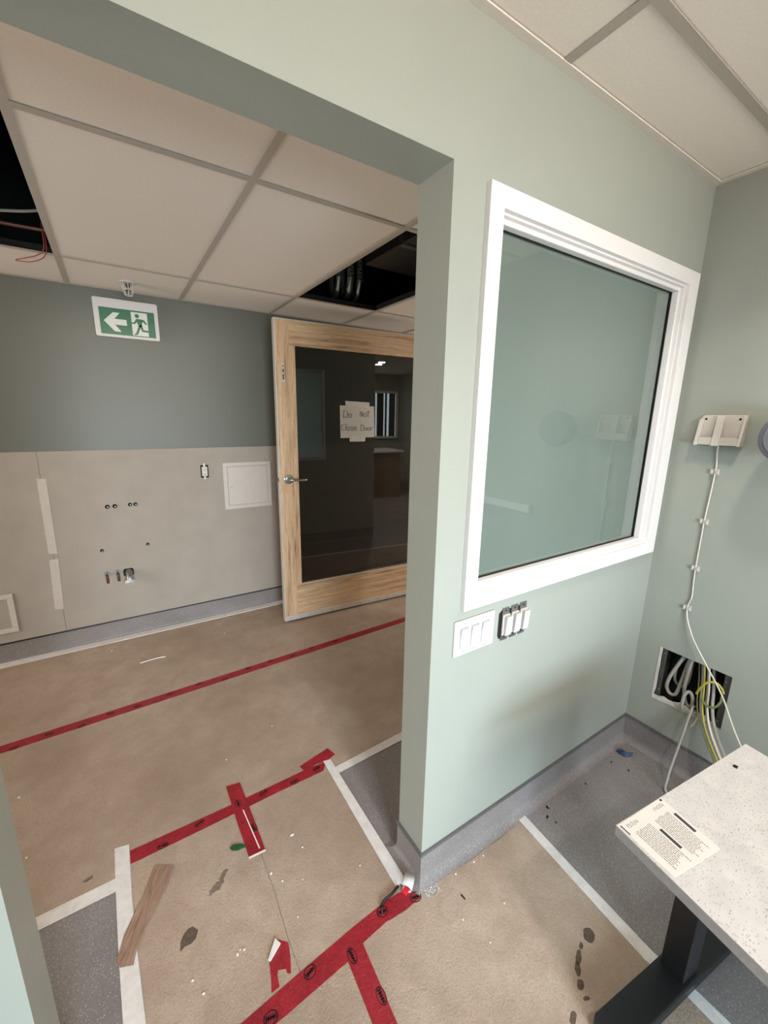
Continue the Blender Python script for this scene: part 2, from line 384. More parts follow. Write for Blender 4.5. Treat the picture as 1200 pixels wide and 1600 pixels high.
# unpainted boards on the lower far wall
MB().box(-4.0, -1.1435, D - 0.004, D, BB, GZ).build('gypsum_board', M['gypsum'], wb)
MB().box(-1.1415, 2.2, D - 0.004, D, BB, GZ).build('gypsum_board', M['gypsum'], wb)
MB().prism([(-1.163, 1.171), (-1.117, 1.168), (-1.122, 0.676), (-1.167, 0.684)], D - 0.0052, D - 0.004, 'y').build('joint_tape', M['jointtape'], wb)
MB().prism([(-1.169, 0.641), (-1.123, 0.641), (-1.137, 0.291), (-1.184, 0.298)], D - 0.0052, D - 0.004, 'y').build('joint_tape', M['jointtape'], wb)

def baseboard(name, axis, wpos, nrm, a, b, ma, mb, r=0.034, mat=None):
    """flash-cove vinyl: axis the run, wpos the wall face, nrm its outward sign, ma/mb mitre signs at the ends"""
    prof = [(0, 0.0), (0.004 + r, 0.0), (0.004 + r, 0.0008)]
    for i in range(7):
        t = math.pi / 2 * i / 6
        prof.append((0.004 + r - r * math.sin(t), 0.0008 + r - r * math.cos(t)))
    prof += [(0.004, BB - 0.006), (0, BB - 0.006)]
    def ext(pr):
        m = MB(); n = len(pr); v = []
        for e, mm in ((a, ma), (b, mb)):
            for d, z in pr:
                q = e + mm * d
                v.append((q, wpos + nrm * d, z) if axis == 'x' else (wpos + nrm * d, q, z))
        f = [tuple(range(n)), tuple(range(n, 2 * n))[::-1]] + [(i, n + i, n + (i + 1) % n, (i + 1) % n) for i in range(n)]
        flip = (nrm < 0) != (axis == 'y')
        if flip: f = [g[::-1] for g in f]
        return m.add(v, f)
    o = tag(ext(prof).build(name, M['vinyl'], smooth=True), kind='structure')
    ext([(0, BB - 0.007), (0.0085, BB - 0.007), (0.0075, BB + 0.001), (0, BB + 0.002)]).build('cap_strip', mat or M['cap'], o)
    return o
baseboard('baseboard_front', 'x', 0, -1, 0, XR, -1, -1)
baseboard('baseboard_jamb', 'y', 0, -1, 0, T, -1, 1)
baseboard('baseboard_inner', 'x', T, 1, 0, 1.85, -1, 0)
baseboard('baseboard_right', 'y', XR, -1, -3.3, 0, 0, -1)
baseboard('baseboard_left', 'y', XL, 1, 0, T, -1, 1)
baseboard('baseboard_left_front', 'x', 0, -1, -2.2, XL, 0, 1)
baseboard('baseboard_left_inner', 'x', T, 1, -4, XL, 0, 1)
baseboard('baseboard_back', 'x', D, -1, -4, 4, 0, 0, r=0.014, mat=M['black_plastic'])

# ---- ceilings: grid bars and tiles are parts
cc = tag(MB().box(-4.0, 4.0, T, D, TOP, TOP + 0.1).build('ceiling', M['dark']), kind='structure')
xs = [-0.87 + 0.61 * i for i in range(-5, 8)]; ys = [T, 0.687, 1.905, D]
tmesh = {}
for i in range(len(xs) - 1):
    for j in range(3):
        x0, x1, y0, y1 = xs[i], xs[i + 1], ys[j], ys[j + 1]
        if j == 1 and i in (4, 7): continue
        key = j
        if key in tmesh:
            o = tmesh[key][0].copy(); C.objects.link(o); o.location = tmesh[key][0].location + Vector((x0 - tmesh[key][1], 0, 0))
        else:
            o = MB().box(x0 + 0.004, x1 - 0.004, y0 + 0.004, y1 - 0.004, HF + 0.003, HF + 0.018).build('ceiling_tile', M['tile'], cc)
            tmesh[key] = (o, x0)
bar = None
for x in xs:
    if bar is None:
        bar = MB().box(x - 0.012, x + 0.012, T, D, HF - 0.001, HF + 0.002).build('grid_bar', M['grid'], cc)
        web = MB().box(x - 0.0015, x + 0.0015, T + 0.012, D, HF + 0.002, HF + 0.04).build('bar_web', M['dark'], cc)
        bx = x
    else:
        for q in (bar, web):
            o = q.copy(); C.objects.link(o); o.location = q.location + Vector((x - bx, 0, 0))
for y in ys[1:3]:
    MB().box(-4, 4, y - 0.012, y + 0.012, HF - 0.0015, HF + 0.0015).build('grid_bar', M['grid'], cc)
    MB().box(-4, 4, y - 0.0015, y + 0.0015, HF + 0.0015, HF + 0.034).build('bar_web', M['dark'], cc)
for y0, y1 in ((T, T + 0.02), (D - 0.02, D)):
    MB().box(-4, 4, y0, y1, HF - 0.002, HF + 0.001).build('wall_angle', M['grid'], cc)

cn = tag(MB().box(-2.3, 4.0, -3.3, 0, TOP, TOP + 0.1).build('ceiling', M['dark']), kind='structure')
xn = [-2.2, -1.503, -0.893, -0.283, 0.338, XR]; yn = [0, -0.228, -0.838, -1.448, -2.058, -2.668, -3.3]
for i in range(len(xn) - 1):
    for j in range(len(yn) - 1):
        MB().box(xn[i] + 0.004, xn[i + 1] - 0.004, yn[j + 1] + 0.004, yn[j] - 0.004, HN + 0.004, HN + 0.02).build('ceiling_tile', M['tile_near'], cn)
for x in xn[1:-1]:
    MB().box(x - 0.013, x + 0.013, -3.3, 0, HN - 0.001, HN + 0.002).build('grid_bar', M['grid'], cn)
for y in yn[1:-1]:
    MB().box(-2.2, XR, y - 0.013, y + 0.013, HN - 0.0016, HN + 0.0016).build('grid_bar', M['grid'], cn)
MB().box(-2.2, XR, -0.024, 0, HN - 0.003, HN + 0.001).build('wall_angle', M['tile'], cn)
MB().box(XR - 0.024, XR, -3.3, 0, HN - 0.0026, HN + 0.001).build('wall_angle', M['tile'], cn)
MB().box(XR + 0.12, 4.0, -3.3, 0, HN, HN + 0.02).build('ceiling_panel', M['tile'], cn)

# ---- internal window
wn = empty('window_1', (0.69, 0.04, 1.0), 'white-framed internal window with teal frosted pane beside the opening', None, None, 'structure')
def rect_frame(x0, x1, z0, z1, wd, y0, y1, axis='y'):
    m = MB()
    m.box(x0, x1, y0, y1, z1 - wd, z1).box(x0, x1, y0, y1, z0, z0 + wd)
    m.box(x0, x0 + wd, y0, y1, z0 + wd, z1 - wd).box(x1 - wd, x1, y0, y1, z0 + wd, z1 - wd); return m
def mitred(xo0, xo1, zo0, zo1, xi0, xi1, zi0, zi1, yf, yb):
    O = [(xo0, zo0), (xo1, zo0), (xo1, zo1), (xo0, zo1)]; I = [(xi0, zi0), (xi1, zi0), (xi1, zi1), (xi0, zi1)]
    v = [(x, y, z) for y in (yf, yb) for pl in (O, I) for x, z in pl]; f = []
    for i in range(4):
        j = (i + 1) % 4
        f += [(i, j, 4 + j, 4 + i), (8 + j, 8 + i, 12 + i, 12 + j), (j, i, 8 + i, 8 + j), (4 + i, 4 + j, 12 + j, 12 + i)]
    return MB().add(v, f)
mitred(0.108, 1.2706, 1.0058, 2.1466, 0.1585, 1.1985, 1.0575, 2.0965, -0.018, 0.0).build('casing', M['white_trim'], wn, 0.0015)
rect_frame(0.157, 1.2, 1.057, 2.097, 0.006, -0.002, T).build('window_lining', M['white_trim'], wn)
rect_frame(0.163, 1.194, 1.063, 2.091, 0.014, 0.010, 0.036).build('glazing_bead', M['white_trim'], wn, 0.003)
rect_frame(0.163, 1.194, 1.063, 2.091, 0.014, 0.0465, 0.07).build('glazing_bead', M['white_trim'], wn, 0.003)
rect_frame(0.163, 1.194, 1.063, 2.091, 0.017, 0.036, 0.039).build('glazing_gasket', M['black_plastic'], wn)
MB().box(0.165, 1.192, 0.040, 0.0455, 1.065, 2.089).build('window_pane', M['clear_glass'], wn)
MB().add([(0.165, 0.0458, 1.065), (1.192, 0.0458, 1.065), (1.192, 0.0458, 2.089), (0.165, 0.0458, 2.089)], [(0, 1, 2, 3)]).build('frosted_film', M['frost'], wn)

# ---- the wood door standing open in the corridor (its own frame, turned 3.3 degrees)
DA = -3.4; DO = Vector((0.232, 2.012, 0.018)); W_, H_, TH = 1.32, 2.19, 0.045
dr = empty('door_1', DO, 'oak door with dark glass standing open in the corridor', None, None, 'structure')
dr.rotation_euler = (0, 0, math.radians(DA))
class DB(MB):
    def build(s, name, mat, parent=None, **k):
        return MB.build(s, name, mat, parent, **k)
POS[dr.name] = Vector((0, 0, 0))   # parts below are written in the door's own axes
e = 0.006
MB().box(e, 0.103, 0, TH, e, H_ - e).build('stile', M['wood_v'], dr, 0.001)
MB().box(W_ - 0.103, W_ - e, 0, TH, e, H_ - e).build('stile', M['wood_v'], dr, 0.001)
MB().box(0.103, W_ - 0.103, 0, TH, H_ - 0.118, H_ - e).build('rail', M['wood_h'], dr, 0.001)
MB().box(0.103, W_ - 0.103, 0, TH, e, 0.268).build('rail', M['wood_h'], dr, 0.001)
GX0, GX1, GZ0, GZ1 = 0.141, W_ - 0.141, 0.292, H_ - 0.166
MB().box(0.103, W_ - 0.103, -0.004, TH + 0.004, GZ1, H_ - 0.118).build('glass_bead', M['wood_h'], dr, 0.001)
MB().box(0.103, GX0, -0.004, TH + 0.004, GZ0, GZ1).build('glass_bead', M['wood_v'], dr, 0.001)
MB().box(GX1, W_ - 0.103, -0.004, TH + 0.004, GZ0, GZ1).build('glass_bead', M['wood_v'], dr, 0.001)
tag(MB().box(0.103, W_ - 0.103, -0.004, TH + 0.004, 0.268, GZ0).build('glass_bead', M['wood_h'], dr, 0.001))
tag(MB().box(GX0, GX1, -0.006, 0.004, GZ0 - 0.006, GZ0 + 0.002).build('bottom_glass_trim', M['alu'], dr), 'bright metal trim strip')
MB().box(GX0, GX1, 0.015, 0.022, GZ0, GZ1).build('glass_pane', M['dark_glass'], dr)
MB().box(0, e, -0.001, TH + 0.001, 0, H_).build('edge_strip', M['alu'], dr)
MB().box(W_ - e, W_, -0.001, TH + 0.001, 0, H_).build('edge_strip', M['alu'], dr)
MB().box(e, W_ - e, -0.001, TH + 0.001, H_ - e, H_).build('edge_strip', M['alu'], dr)
MB().box(e, W_ - e, 0, TH, 0, e).build('edge_strip', M['alu'], dr)
ks = MB().box(0.012, W_ - 0.008, -0.004, 0, 0.004, 0.040).build('bottom_strip', M['alu'], dr, 0.001)
sc = None
for i in range(15):
    x = 0.04 + i * 0.0865
    q = MB().cyl((x, -0.004, 0.020), (x, -0.0052, 0.020), 0.0032, n=10).build('screw', M['dull_steel'], ks)
hd = MB().lathe((0.066, 0, 1.110), (0, -1, 0), [(0, 0.034), (0.006, 0.034), (0.011, 0.030), (0.012, 0.016), (0.03, 0.014), (0.045, 0.013)], 32).build('lever_rose', M['chrome'], dr, smooth=True)
MB().tube([(0.066, -0.045, 1.110), (0.085, -0.050, 1.110), (0.125, -0.052, 1.108), (0.165, -0.050, 1.106), (0.186, -0.042, 1.106)], 0.0085, 14).build('lever', M['chrome'], hd, smooth=True)
lp = MB().box(0.046, 0.062, -0.0015, 0, 1.785, 1.905).build('flush_pull', M['alu'], dr, 0.002)
MB().box(0.050, 0.058, -0.0022, -0.001, 1.798, 1.836).box(0.050, 0.058, -0.0022, -0.001, 1.846, 1.870).box(0.051, 0.057, -0.0022, -0.001, 1.880, 1.895).build('slot', M['dark'], lp)
MB().box(-0.002, 0.001, 0.012, 0.032, 1.095, 1.122).build('latch_bolt', M['black_plastic'], dr)
# taped paper sign: a thing of its own, on the glass
def doorpt(x, y, z):
    a = math.radians(DA); return Vector((DO.x + x * math.cos(a) - y * math.sin(a), DO.y + x * math.sin(a) + y * math.cos(a), DO.z + z))
sg = empty('paper_sign', doorpt(0.62, 0.0148, 1.40), 'white paper sign reading Do Not Close Door, taped to the door glass', 'sign')
sg.rotation_euler = (0, 0, math.radians(DA)); POS[sg.name] = Vector((0.62, 0.0148, 1.40))
MB().prism([(0.478, 1.640), (0.766, 1.640), (0.772, 1.404), (0.482, 1.400)], 0.0140, 0.0148, 'y').build('sheet', M['paper'], sg)
MB().prism([(0.522, 1.674), (0.726, 1.668), (0.724, 1.628), (0.524, 1.630)], 0.0134, 0.0139, 'y').build('tape_strip', M['wtape'], sg)
MB().prism([(0.556, 1.410), (0.694, 1.410), (0.690, 1.372), (0.558, 1.372)], 0.0134, 0.0139, 'y').build('tape_strip', M['wtape'], sg)
ST = {'D': [[(0, 0), (0.05, 1)], [(0, 1), (0.5, 0.85), (0.62, 0.45), (0.4, 0.05), (0, 0)]],
      'o': [[(0.3, 0.55), (0.05, 0.4), (0.05, 0.1), (0.3, 0), (0.5, 0.15), (0.5, 0.4), (0.3, 0.55)]],
      'N': [[(0, 0), (0.05, 0.9)], [(0.05, 0.9), (0.45, 0.05)], [(0.45, 0.05), (0.5, 0.9)]],
      't': [[(0.25, 1.05), (0.22, 0.2), (0.35, 0.02)], [(-0.05, 0.72), (0.6, 0.78)]],
      'C': [[(0.5, 0.9), (0.2, 0.85), (0.03, 0.45), (0.2, 0.05), (0.5, 0.1)]],
      'l': [[(0.1, 1), (0.1, 0)]],
      's': [[(0.4, 0.55), (0.1, 0.5), (0.1, 0.33), (0.38, 0.22), (0.35, 0.04), (0.05, 0.02)]],
      'e': [[(0.05, 0.3), (0.45, 0.32), (0.35, 0.55), (0.08, 0.45), (0.06, 0.1), (0.25, 0), (0.48, 0.1)]],
      'r': [[(0.1, 0.55), (0.1, 0)], [(0.1, 0.35), (0.25, 0.52), (0.45, 0.48)]]}
def write(word, x, z, h, adv):
    m = MB()
    for ch in word:
        for st in ST[ch]:
            m.tube([(x + a * h, 0.0136, z + b * h) for a, b in st], 0.0014, 6, 4)
        x += adv[ch] * h
    m.build('handwriting', M['ink'], sg)
AD = {'D': 0.72, 'o': 0.62, 'N': 0.66, 't': 0.5, 'C': 0.6, 'l': 0.26, 's': 0.5, 'e': 0.5, 'r': 0.4}
write('Do', 0.508, 1.552, 0.054, AD); write('Not', 0.646, 1.560, 0.046, AD)
write('Close', 0.490, 1.456, 0.052, AD); write('Door', 0.652, 1.456, 0.044, AD)

# ================================================================== FLOOR COVERINGS
PT = 0.0015
def sheet(poly, label):
    o = MB().prism(poly, 0.0002, PT).build('floor_paper', M['kraft']); return tag(o, label, 'floor paper', 'brown protection paper on the floor')
def fy(x): return 1.522 + 0.029 * (x + 1.35)
farp = sheet([(-4.0, fy(-4) + 0.001), (3.9, fy(3.9) + 0.001), (3.9, 2.41), (-4, 2.41)], 'brown protection paper between the far red tape line and the far wall')
corp = sheet([(-4.0, 0.55), (-0.868, 0.55), (-0.868, 0.629), (-0.05, 0.629), (-0.05, 0.585), (3.9, 0.585), (3.9, fy(3.9) - 0.001), (-4, fy(-4) - 0.001)],
             'brown protection paper of the corridor this side of the far red line')
thl = sheet([(-0.860, 0.627), (-0.441, 0.627), (-0.438, 0.234), (-0.4445, 0.1), (-0.4415, -0.031), (-0.84, -0.03), (-0.85, 0.3)], 'brown protection paper in the opening with a dark teardrop stain')
thr = sheet([(-0.439, 0.627), (-0.052, 0.627), (-0.056, -0.013), (-0.10, -0.031), (-0.4395, -0.031), (-0.4425, 0.1), (-0.436, 0.234)], 'brown protection paper in the opening beside the white tape at the wall end')
nrl = sheet([(-0.9, -0.033), (-0.283, -0.033), (-0.287, -3.2), (-0.9, -3.2)], 'brown protection paper in the lower left foreground below the long red tape')
nrr = sheet([(-0.281, -0.033), (-0.10, -0.033), (-0.012, -0.015), (0.04, -0.022), (0.106, -0.027), (0.155, -0.035), (0.217, -0.040), (0.284, -0.037), (0.35, -0.041), (0.443, -0.036),
             (0.50, -0.02), (0.462, -0.53), (0.48, -0.75), (0.45, -3.2), (-0.285, -3.2)], 'brown protection paper in the near room with a trail of dark drops')

def tape(poly, label, mat, lay=0, name='red_tape', cat='tape', group=None, th=0.0005):
    z = PT + 0.0001 + lay * 0.0006
    return tag(MB().prism(poly, z, z + th).build(name, M[mat], origin=(poly[0][0], poly[0][1], z)), label, cat, group)
def logo(t, pts, lay, sx=0.019, sy=0.013, ang=0.0):
    """printed oval: outer ring and a few bars inside"""
    z = PT + 0.0001 + lay * 0.0006 + 0.0005
    for (x, y) in pts:
        m = MB(); n = 18; v = []; a0 = ang + random.uniform(-0.3, 0.3)
        def R(u, w): return (x + u * math.cos(a0) - w * math.sin(a0), y + u * math.sin(a0) + w * math.cos(a0))
        for zz in (z, z + 0.0002):
            for k in (1.0, 0.84):
                v += [R(sx * k * math.cos(2 * math.pi * i / n), sy * k * math.sin(2 * math.pi * i / n)) + (zz,) for i in range(n)]
        f = []
        for i in range(n):
            j = (i + 1) % n
            f += [(2 * n + i, 2 * n + j, 3 * n + j, 3 * n + i), (i, j, 2 * n + j, 2 * n + i), (n + j, n + i, 3 * n + i, 3 * n + j), (j, i, n + i, n + j)]
        m.add(v, f)
        for q in range(5):
            u = -0.62 + q * 0.31; h = 0.62 * math.sqrt(1 - u * u)
            a = random.uniform(0.3, 1.0); b = random.uniform(0.3, 1.0)
            m.prism([R(sx * (u - 0.12), -sy * h * a), R(sx * (u + 0.10), -sy * h * b), R(sx * (u + 0.12), sy * h * a), R(sx * (u - 0.10), sy * h * b)], z, z + 0.0002)
        m.prism([R(-sx * .6, -sy * 0.1), R(sx * .6, -sy * 0.1), R(sx * .6, sy * 0.12), R(-sx * .6, sy * 0.12)], z, z + 0.0002)
        m.build('printed_mark', M['print'], t)
RT = 'red construction tape on the floor paper'
t = tape([(-4.0, fy(-4) - 0.03), (3.8, fy(3.8) - 0.03), (3.8, fy(3.8) + 0.03), (-4, fy(-4) + 0.03)], 'long thin line of red tape across the far corridor floor', 'red', 0, group=RT)
logo(t, [(-1.296, 1.503), (-1.164, 1.529), (-1.031, 1.512), (-0.905, 1.542), (-0.781, 1.534), (-0.621, 1.553), (-0.462, 1.566), (-0.32, 1.535), (-0.17, 1.575), (-0.025, 1.580), (0.12, 1.56), (0.27, 1.585), (0.451, 1.585)], 0)
t = tape([(-0.845, 0.600), (-0.60, 0.601), (-0.30, 0.606), (-0.091, 0.604), (-0.056, 0.646), (-0.16, 0.652), (-0.48, 0.650), (-0.845, 0.655)], 'red tape run from the tall white tape to the opening corner', 'red', 0, group=RT)
logo(t, [(-0.355, 0.635), (-0.223, 0.619), (-0.112, 0.632), (-0.741, 0.613), (-0.610, 0.634)], 0)
t = tape([(-0.173, 0.683), (-0.019, 0.713), (-0.004, 0.661), (-0.056, 0.646), (-0.10, 0.655), (-0.165, 0.645)], 'short red tape patch at the top end of the diagonal white tape', 'red', 1, group=RT)
t = tape([(-0.484, 0.750), (-0.428, 0.740), (-0.424, 0.56), (-0.421, 0.392), (-0.480, 0.396), (-0.484, 0.58)], 'short red tape crossing the run like a plus sign', 'red', 2, group=RT)
logo(t, [(-0.460, 0.640), (-0.435, 0.503)], 2, ang=1.57)
tag(MB().prism([(-0.482, 0.392), (-0.421, 0.388), (-0.421, 0.396), (-0.481, 0.400)], PT + 0.0019, PT + 0.0022).prism([(-0.452, 0.60), (-0.448, 0.60), (-0.436, 0.41), (-0.440, 0.41)], PT + 0.0019, PT + 0.0022)
    .build('creased_edge', M['chip_white'], t), 'whitish creases of the red strip')
t = tape([(-0.040, 0.001), (-0.028, -0.037), (-0.09, -0.040), (-0.148, -0.036), (-0.159, -0.033), (-0.25, -0.041), (-0.313, -0.056), (-0.502, -0.067), (-0.68, -0.075), (-0.9, -0.08), (-0.9, -0.02),
          (-0.611, -0.018), (-0.43, -0.002), (-0.256, 0.011), (-0.148, 0.016), (-0.085, 0.014)], 'long red tape across the foreground ending at the wall corner', 'red', 0, group=RT)
logo(t, [(-0.543, -0.050), (-0.417, -0.018), (-0.158, -0.003), (-0.040, -0.027)], 0, 0.02, 0.016)
tag(MB().prism([(-0.05, 0.016), (-0.044, -0.001), (-0.066, -0.006), (-0.071, 0.012)], PT + 0.0007, PT + 0.005).build('lifted_end', M['bright_red'], t), 'bright red lifted end')
t = tape([(-0.313, -0.056), (-0.281, -0.022), (-0.253, -0.033), (-0.256, -0.089), (-0.258, -0.16), (-0.264, -0.30), (-0.27, -0.6), (-0.325, -0.6), (-0.320, -0.30), (-0.318, -0.204), (-0.314, -0.1)],
         'red tape branching towards the bottom edge from the long foreground tape', 'red', 1, group=RT)
logo(t, [(-0.296, -0.051), (-0.269, -0.172), (-0.29, -0.32)], 1, 0.022, 0.013, 1.57)
t = tape([(-0.475, 0.110), (-0.446, 0.082), (-0.453, 0.045), (-0.465, 0.008), (-0.474, 0.014), (-0.474, 0.026), (-0.494, 0.035), (-0.499, 0.027), (-0.503, -0.002), (-0.526, -0.003), (-0.517, 0.03), (-0.511, 0.066), (-0.503, 0.070)],
         'torn curled scrap of red tape beside the paper seam', 'red', 0, group=RT)
tag(MB().prism([(-0.478, 0.111), (-0.468, 0.091), (-0.507, 0.066), (-0.512, 0.072)], PT + 0.0006, PT + 0.006).build('folded_back', M['wtape'], t), 'white folded back')
WT = 'white tape along the floor paper edges'
tape([(-4.0, 2.368), (2.2, 2.368), (2.2, 2.428), (-4.0, 2.428)], 'white tape along the foot of the far wall', 'wtape', 0, 'white_tape', group=WT, th=0.004)
tape([(-4.0, 0.515), (-0.880, 0.525), (-0.880, 0.573), (-4.0, 0.563)], 'white tape running left beside the grey patch at the left jamb', 'wtape', 0, 'white_tape', group=WT)
tape([(-0.893, 0.693), (-0.847, 0.684), (-0.845, 0.483), (-0.837, 0.297), (-0.826, 0.116), (-0.815, -0.1), (-0.87, -0.1), (-0.877, 0.149), (-0.885, 0.328), (-0.890, 0.511)],
     'upright white tape at lower left under the brown tape', 'wtape', 1, 'white_tape', group=WT)
tape([(-0.069, 0.653), (-0.035, 0.645), (-0.036, 0.35), (-0.037, 0.030), (-0.079, 0.035), (-0.075, 0.35)], 'diagonal white tape from red patch down to the wall end', 'wtape', 2, 'white_tape', group=WT)
tape([(-0.040, 0.594), (-0.040, 0.556), (0.313, 0.566), (3.6, 0.585), (3.6, 0.63), (0.345, 0.611)], 'white tape running right behind the wall end', 'wtape', 1, 'white_tape', group=WT)
tape([(0.483, 0.008), (0.519, -0.004), (0.500, -0.27), (0.486, -0.53), (0.497, -0.615), (0.500, -0.72), (0.49, -3.0), (0.45, -3.0), (0.46, -0.70), (0.462, -0.607), (0.445, -0.528), (0.463, -0.27)],
     'white tape between near brown paper and bare vinyl, passing under the desk', 'wtape', 0, 'white_tape', group=WT)
# curled end of the diagonal white tape: loose roll at the wall corner
m = MB(); seg = 14; v = []
ax = Vector((0.60, -0.80, 0)).normalized(); sd = Vector((ax.y, -ax.x, 0)) * -1
c0 = Vector((-0.042, 0.017, PT + 0.0155))
for i in range(seg + 1):
    a = -2.2 + i * 4.6 / seg; r = 0.0145
    for k in (-1, 1):
        v.append(c0 + ax * (math.cos(a) * r * 1.5) + Vector((0, 0, math.sin(a) * r)) + sd * 0.023 * k)
m.add(v, [(2 * i, 2 * i + 1, 2 * i + 3, 2 * i + 2) for i in range(seg)])
o = tag(m.build('curled_tape', M['white_plastic'], smooth=True), 'curled white tape end lying at the wall corner above the red tape', 'tape')
sm = o.modifiers.new('solid', 'SOLIDIFY'); sm.thickness = 0.0008
tape([(-0.771, 0.548), (-0.716, 0.511), (-0.739, 0.459), (-0.77, 0.415), (-0.816, 0.354), (-0.835, 0.316), (-0.849, 0.271), (-0.881, 0.284), (-0.889, 0.308), (-0.87, 0.366), (-0.841, 0.416), (-0.815, 0.453)],
     'wrinkled brown packing tape stuck slantwise over the upright white tape', 'btape', 3, 'packing_tape', th=0.0012)
tape([(-0.003, -0.016), (0.048, -0.024), (0.047, -0.057), (-0.006, -0.058)], 'small crinkled square of clear tape at the wall corner', 'clear', 0, 'clear_tape', th=0.001)

# marks on the paper (thin dried spills belong to their sheet)
zst = PT + 0.0001
tag(MB().prism([(-0.674, 0.263), (-0.687, 0.282), (-0.700, 0.283), (-0.714, 0.275), (-0.726, 0.256), (-0.729, 0.232), (-0.716, 0.239), (-0.7, 0.236), (-0.684, 0.243)], zst, zst + 0.0001).build('stain', M['stain'], thl), 'dark teardrop stain')
for x, y, a, b, an in [(0.359, -0.402, 0.022, 0.017, 0.3), (0.313, -0.404, 0.010, 0.006, 0.5), (0.281, -0.417, 0.022, 0.008, 0.45), (0.254, -0.431, 0.019, 0.008, 0.6), (0.228, -0.456, 0.015, 0.009, 0.2), (0.215, -0.483, 0.010, 0.005, -0.4),
                       (0.148, -0.486, 0.018, 0.008, 0.4)]:
    pl = [(x + a * math.cos(q) * math.cos(an) - b * math.sin(q) * math.sin(an), y + a * math.cos(q) * math.sin(an) + b * math.sin(q) * math.cos(an)) for q in
          [2 * math.pi * i / 14 for i in range(14)]]
    pl = [(px + random.uniform(-.0015, .0015), py + random.uniform(-.0015, .0015)) for px, py in pl]
    MB().prism(pl, zst, zst + 0.0001).build('stain', M['stain'], nrr)
for x, y, a, b, an, sh in [(-0.60, 0.36, 0.03, 0.012, 0.5, thl), (-0.57, 0.39, 0.02, 0.008, 0.5, thl), (-0.97, 0.62, 0.016, 0.009, 0.3, corp)]:
    pl = [(x + a * math.cos(q) * math.cos(an) - b * math.sin(q) * math.sin(an) + random.uniform(-.003, .003), y + a * math.cos(q) * math.sin(an) + b * math.sin(q) * math.cos(an) + random.uniform(-.003, .003)) for q in
          [2 * math.pi * i / 16 for i in range(16)]]
    MB().prism(pl, zst, zst + 0.0001).build('stain', M['smudge'], sh)

# loose scraps
tag(MB().prism([(-0.532, 0.469), (-0.522, 0.476), (-0.510, 0.473), (-0.495, 0.466), (-0.484, 0.456), (-0.476, 0.440), (-0.490, 0.445), (-0.507, 0.445), (-0.520, 0.452), (-0.528, 0.458)], PT + 0.0002, PT + 0.003).build('green_scrap', M['green_scrap']),
    'leaf-shaped green plastic scrap beside the red cross tape', 'scrap')
m = MB()
ring = [(1.175, 0.0 - 0.012), (1.187, -0.020), (1.205, -0.023), (1.210, -0.047), (1.224, -0.072), (1.203, -0.071), (1.178, -0.056), (1.166, -0.036)]
ctr = len(ring); v = [(x, y - 0.03, 0.002 + 0.006 * ((i * 5) % 3)) for i, (x, y) in enumerate(ring)] + [(1.192, -0.075, 0.014)]
m.add(v, [(i, (i + 1) % ctr, ctr) for i in range(ctr)])
o = tag(m.build('blue_scrap', M['blue_scrap']), 'crumpled blue plastic scrap on vinyl in the room corner', 'scrap')
o.modifiers.new('solid', 'SOLIDIFY').thickness = 0.0015
bs = tag(MB().tube([(-0.073, 0.029, PT + 0.005), (-0.104, 0.020, PT + 0.007), (-0.139, 0.016, PT + 0.007), (-0.154, 0.008, PT + 0.005)], 0.0045, 8).tube([(-0.152, 0.010, PT + 0.006), (-0.158, 0.0, PT + 0.012), (-0.164, -0.010, PT + 0.003)], 0.0018, 8)
         .build('plastic_strip', M['black_plastic'], smooth=True), 'bent black plastic strip lying along the red tape end', 'scrap')
proto = None
vin = [('larger black chip on bare vinyl just right of the white tape top', 0.590, -0.082), ('larger black chip on bare vinyl, second right of the white tape top', 0.627, -0.055),
       ('small black chip on bare vinyl, nearest the white tape edge', 0.600, -0.115), ('small black chip midway along the bare vinyl by the baseboard', 0.873, -0.073),
       ('small black chip on vinyl left of the blue scrap', 1.09, -0.068), ('small black chip on vinyl in front of the blue scrap', 1.112, -0.137)]
for i, (wd, x, y) in enumerate(vin):
    a = random.uniform(0, 3); cs, sn = math.cos(a) * 0.006, math.sin(a) * 0.006
    sc_ = 1.0 if i < 2 else 0.6
    pl = [(x + sc_ * (cs * u - sn * v_ * 0.6), y + sc_ * (sn * u + cs * v_ * 0.6)) for u, v_ in ((-1, -1), (1, -1), (1, 1), (-1, 1))]
    tag(MB().prism(pl, 0.0003, 0.0035).build('black_chip', M['black_plastic']), wd, 'debris', 'black chips on bare vinyl')
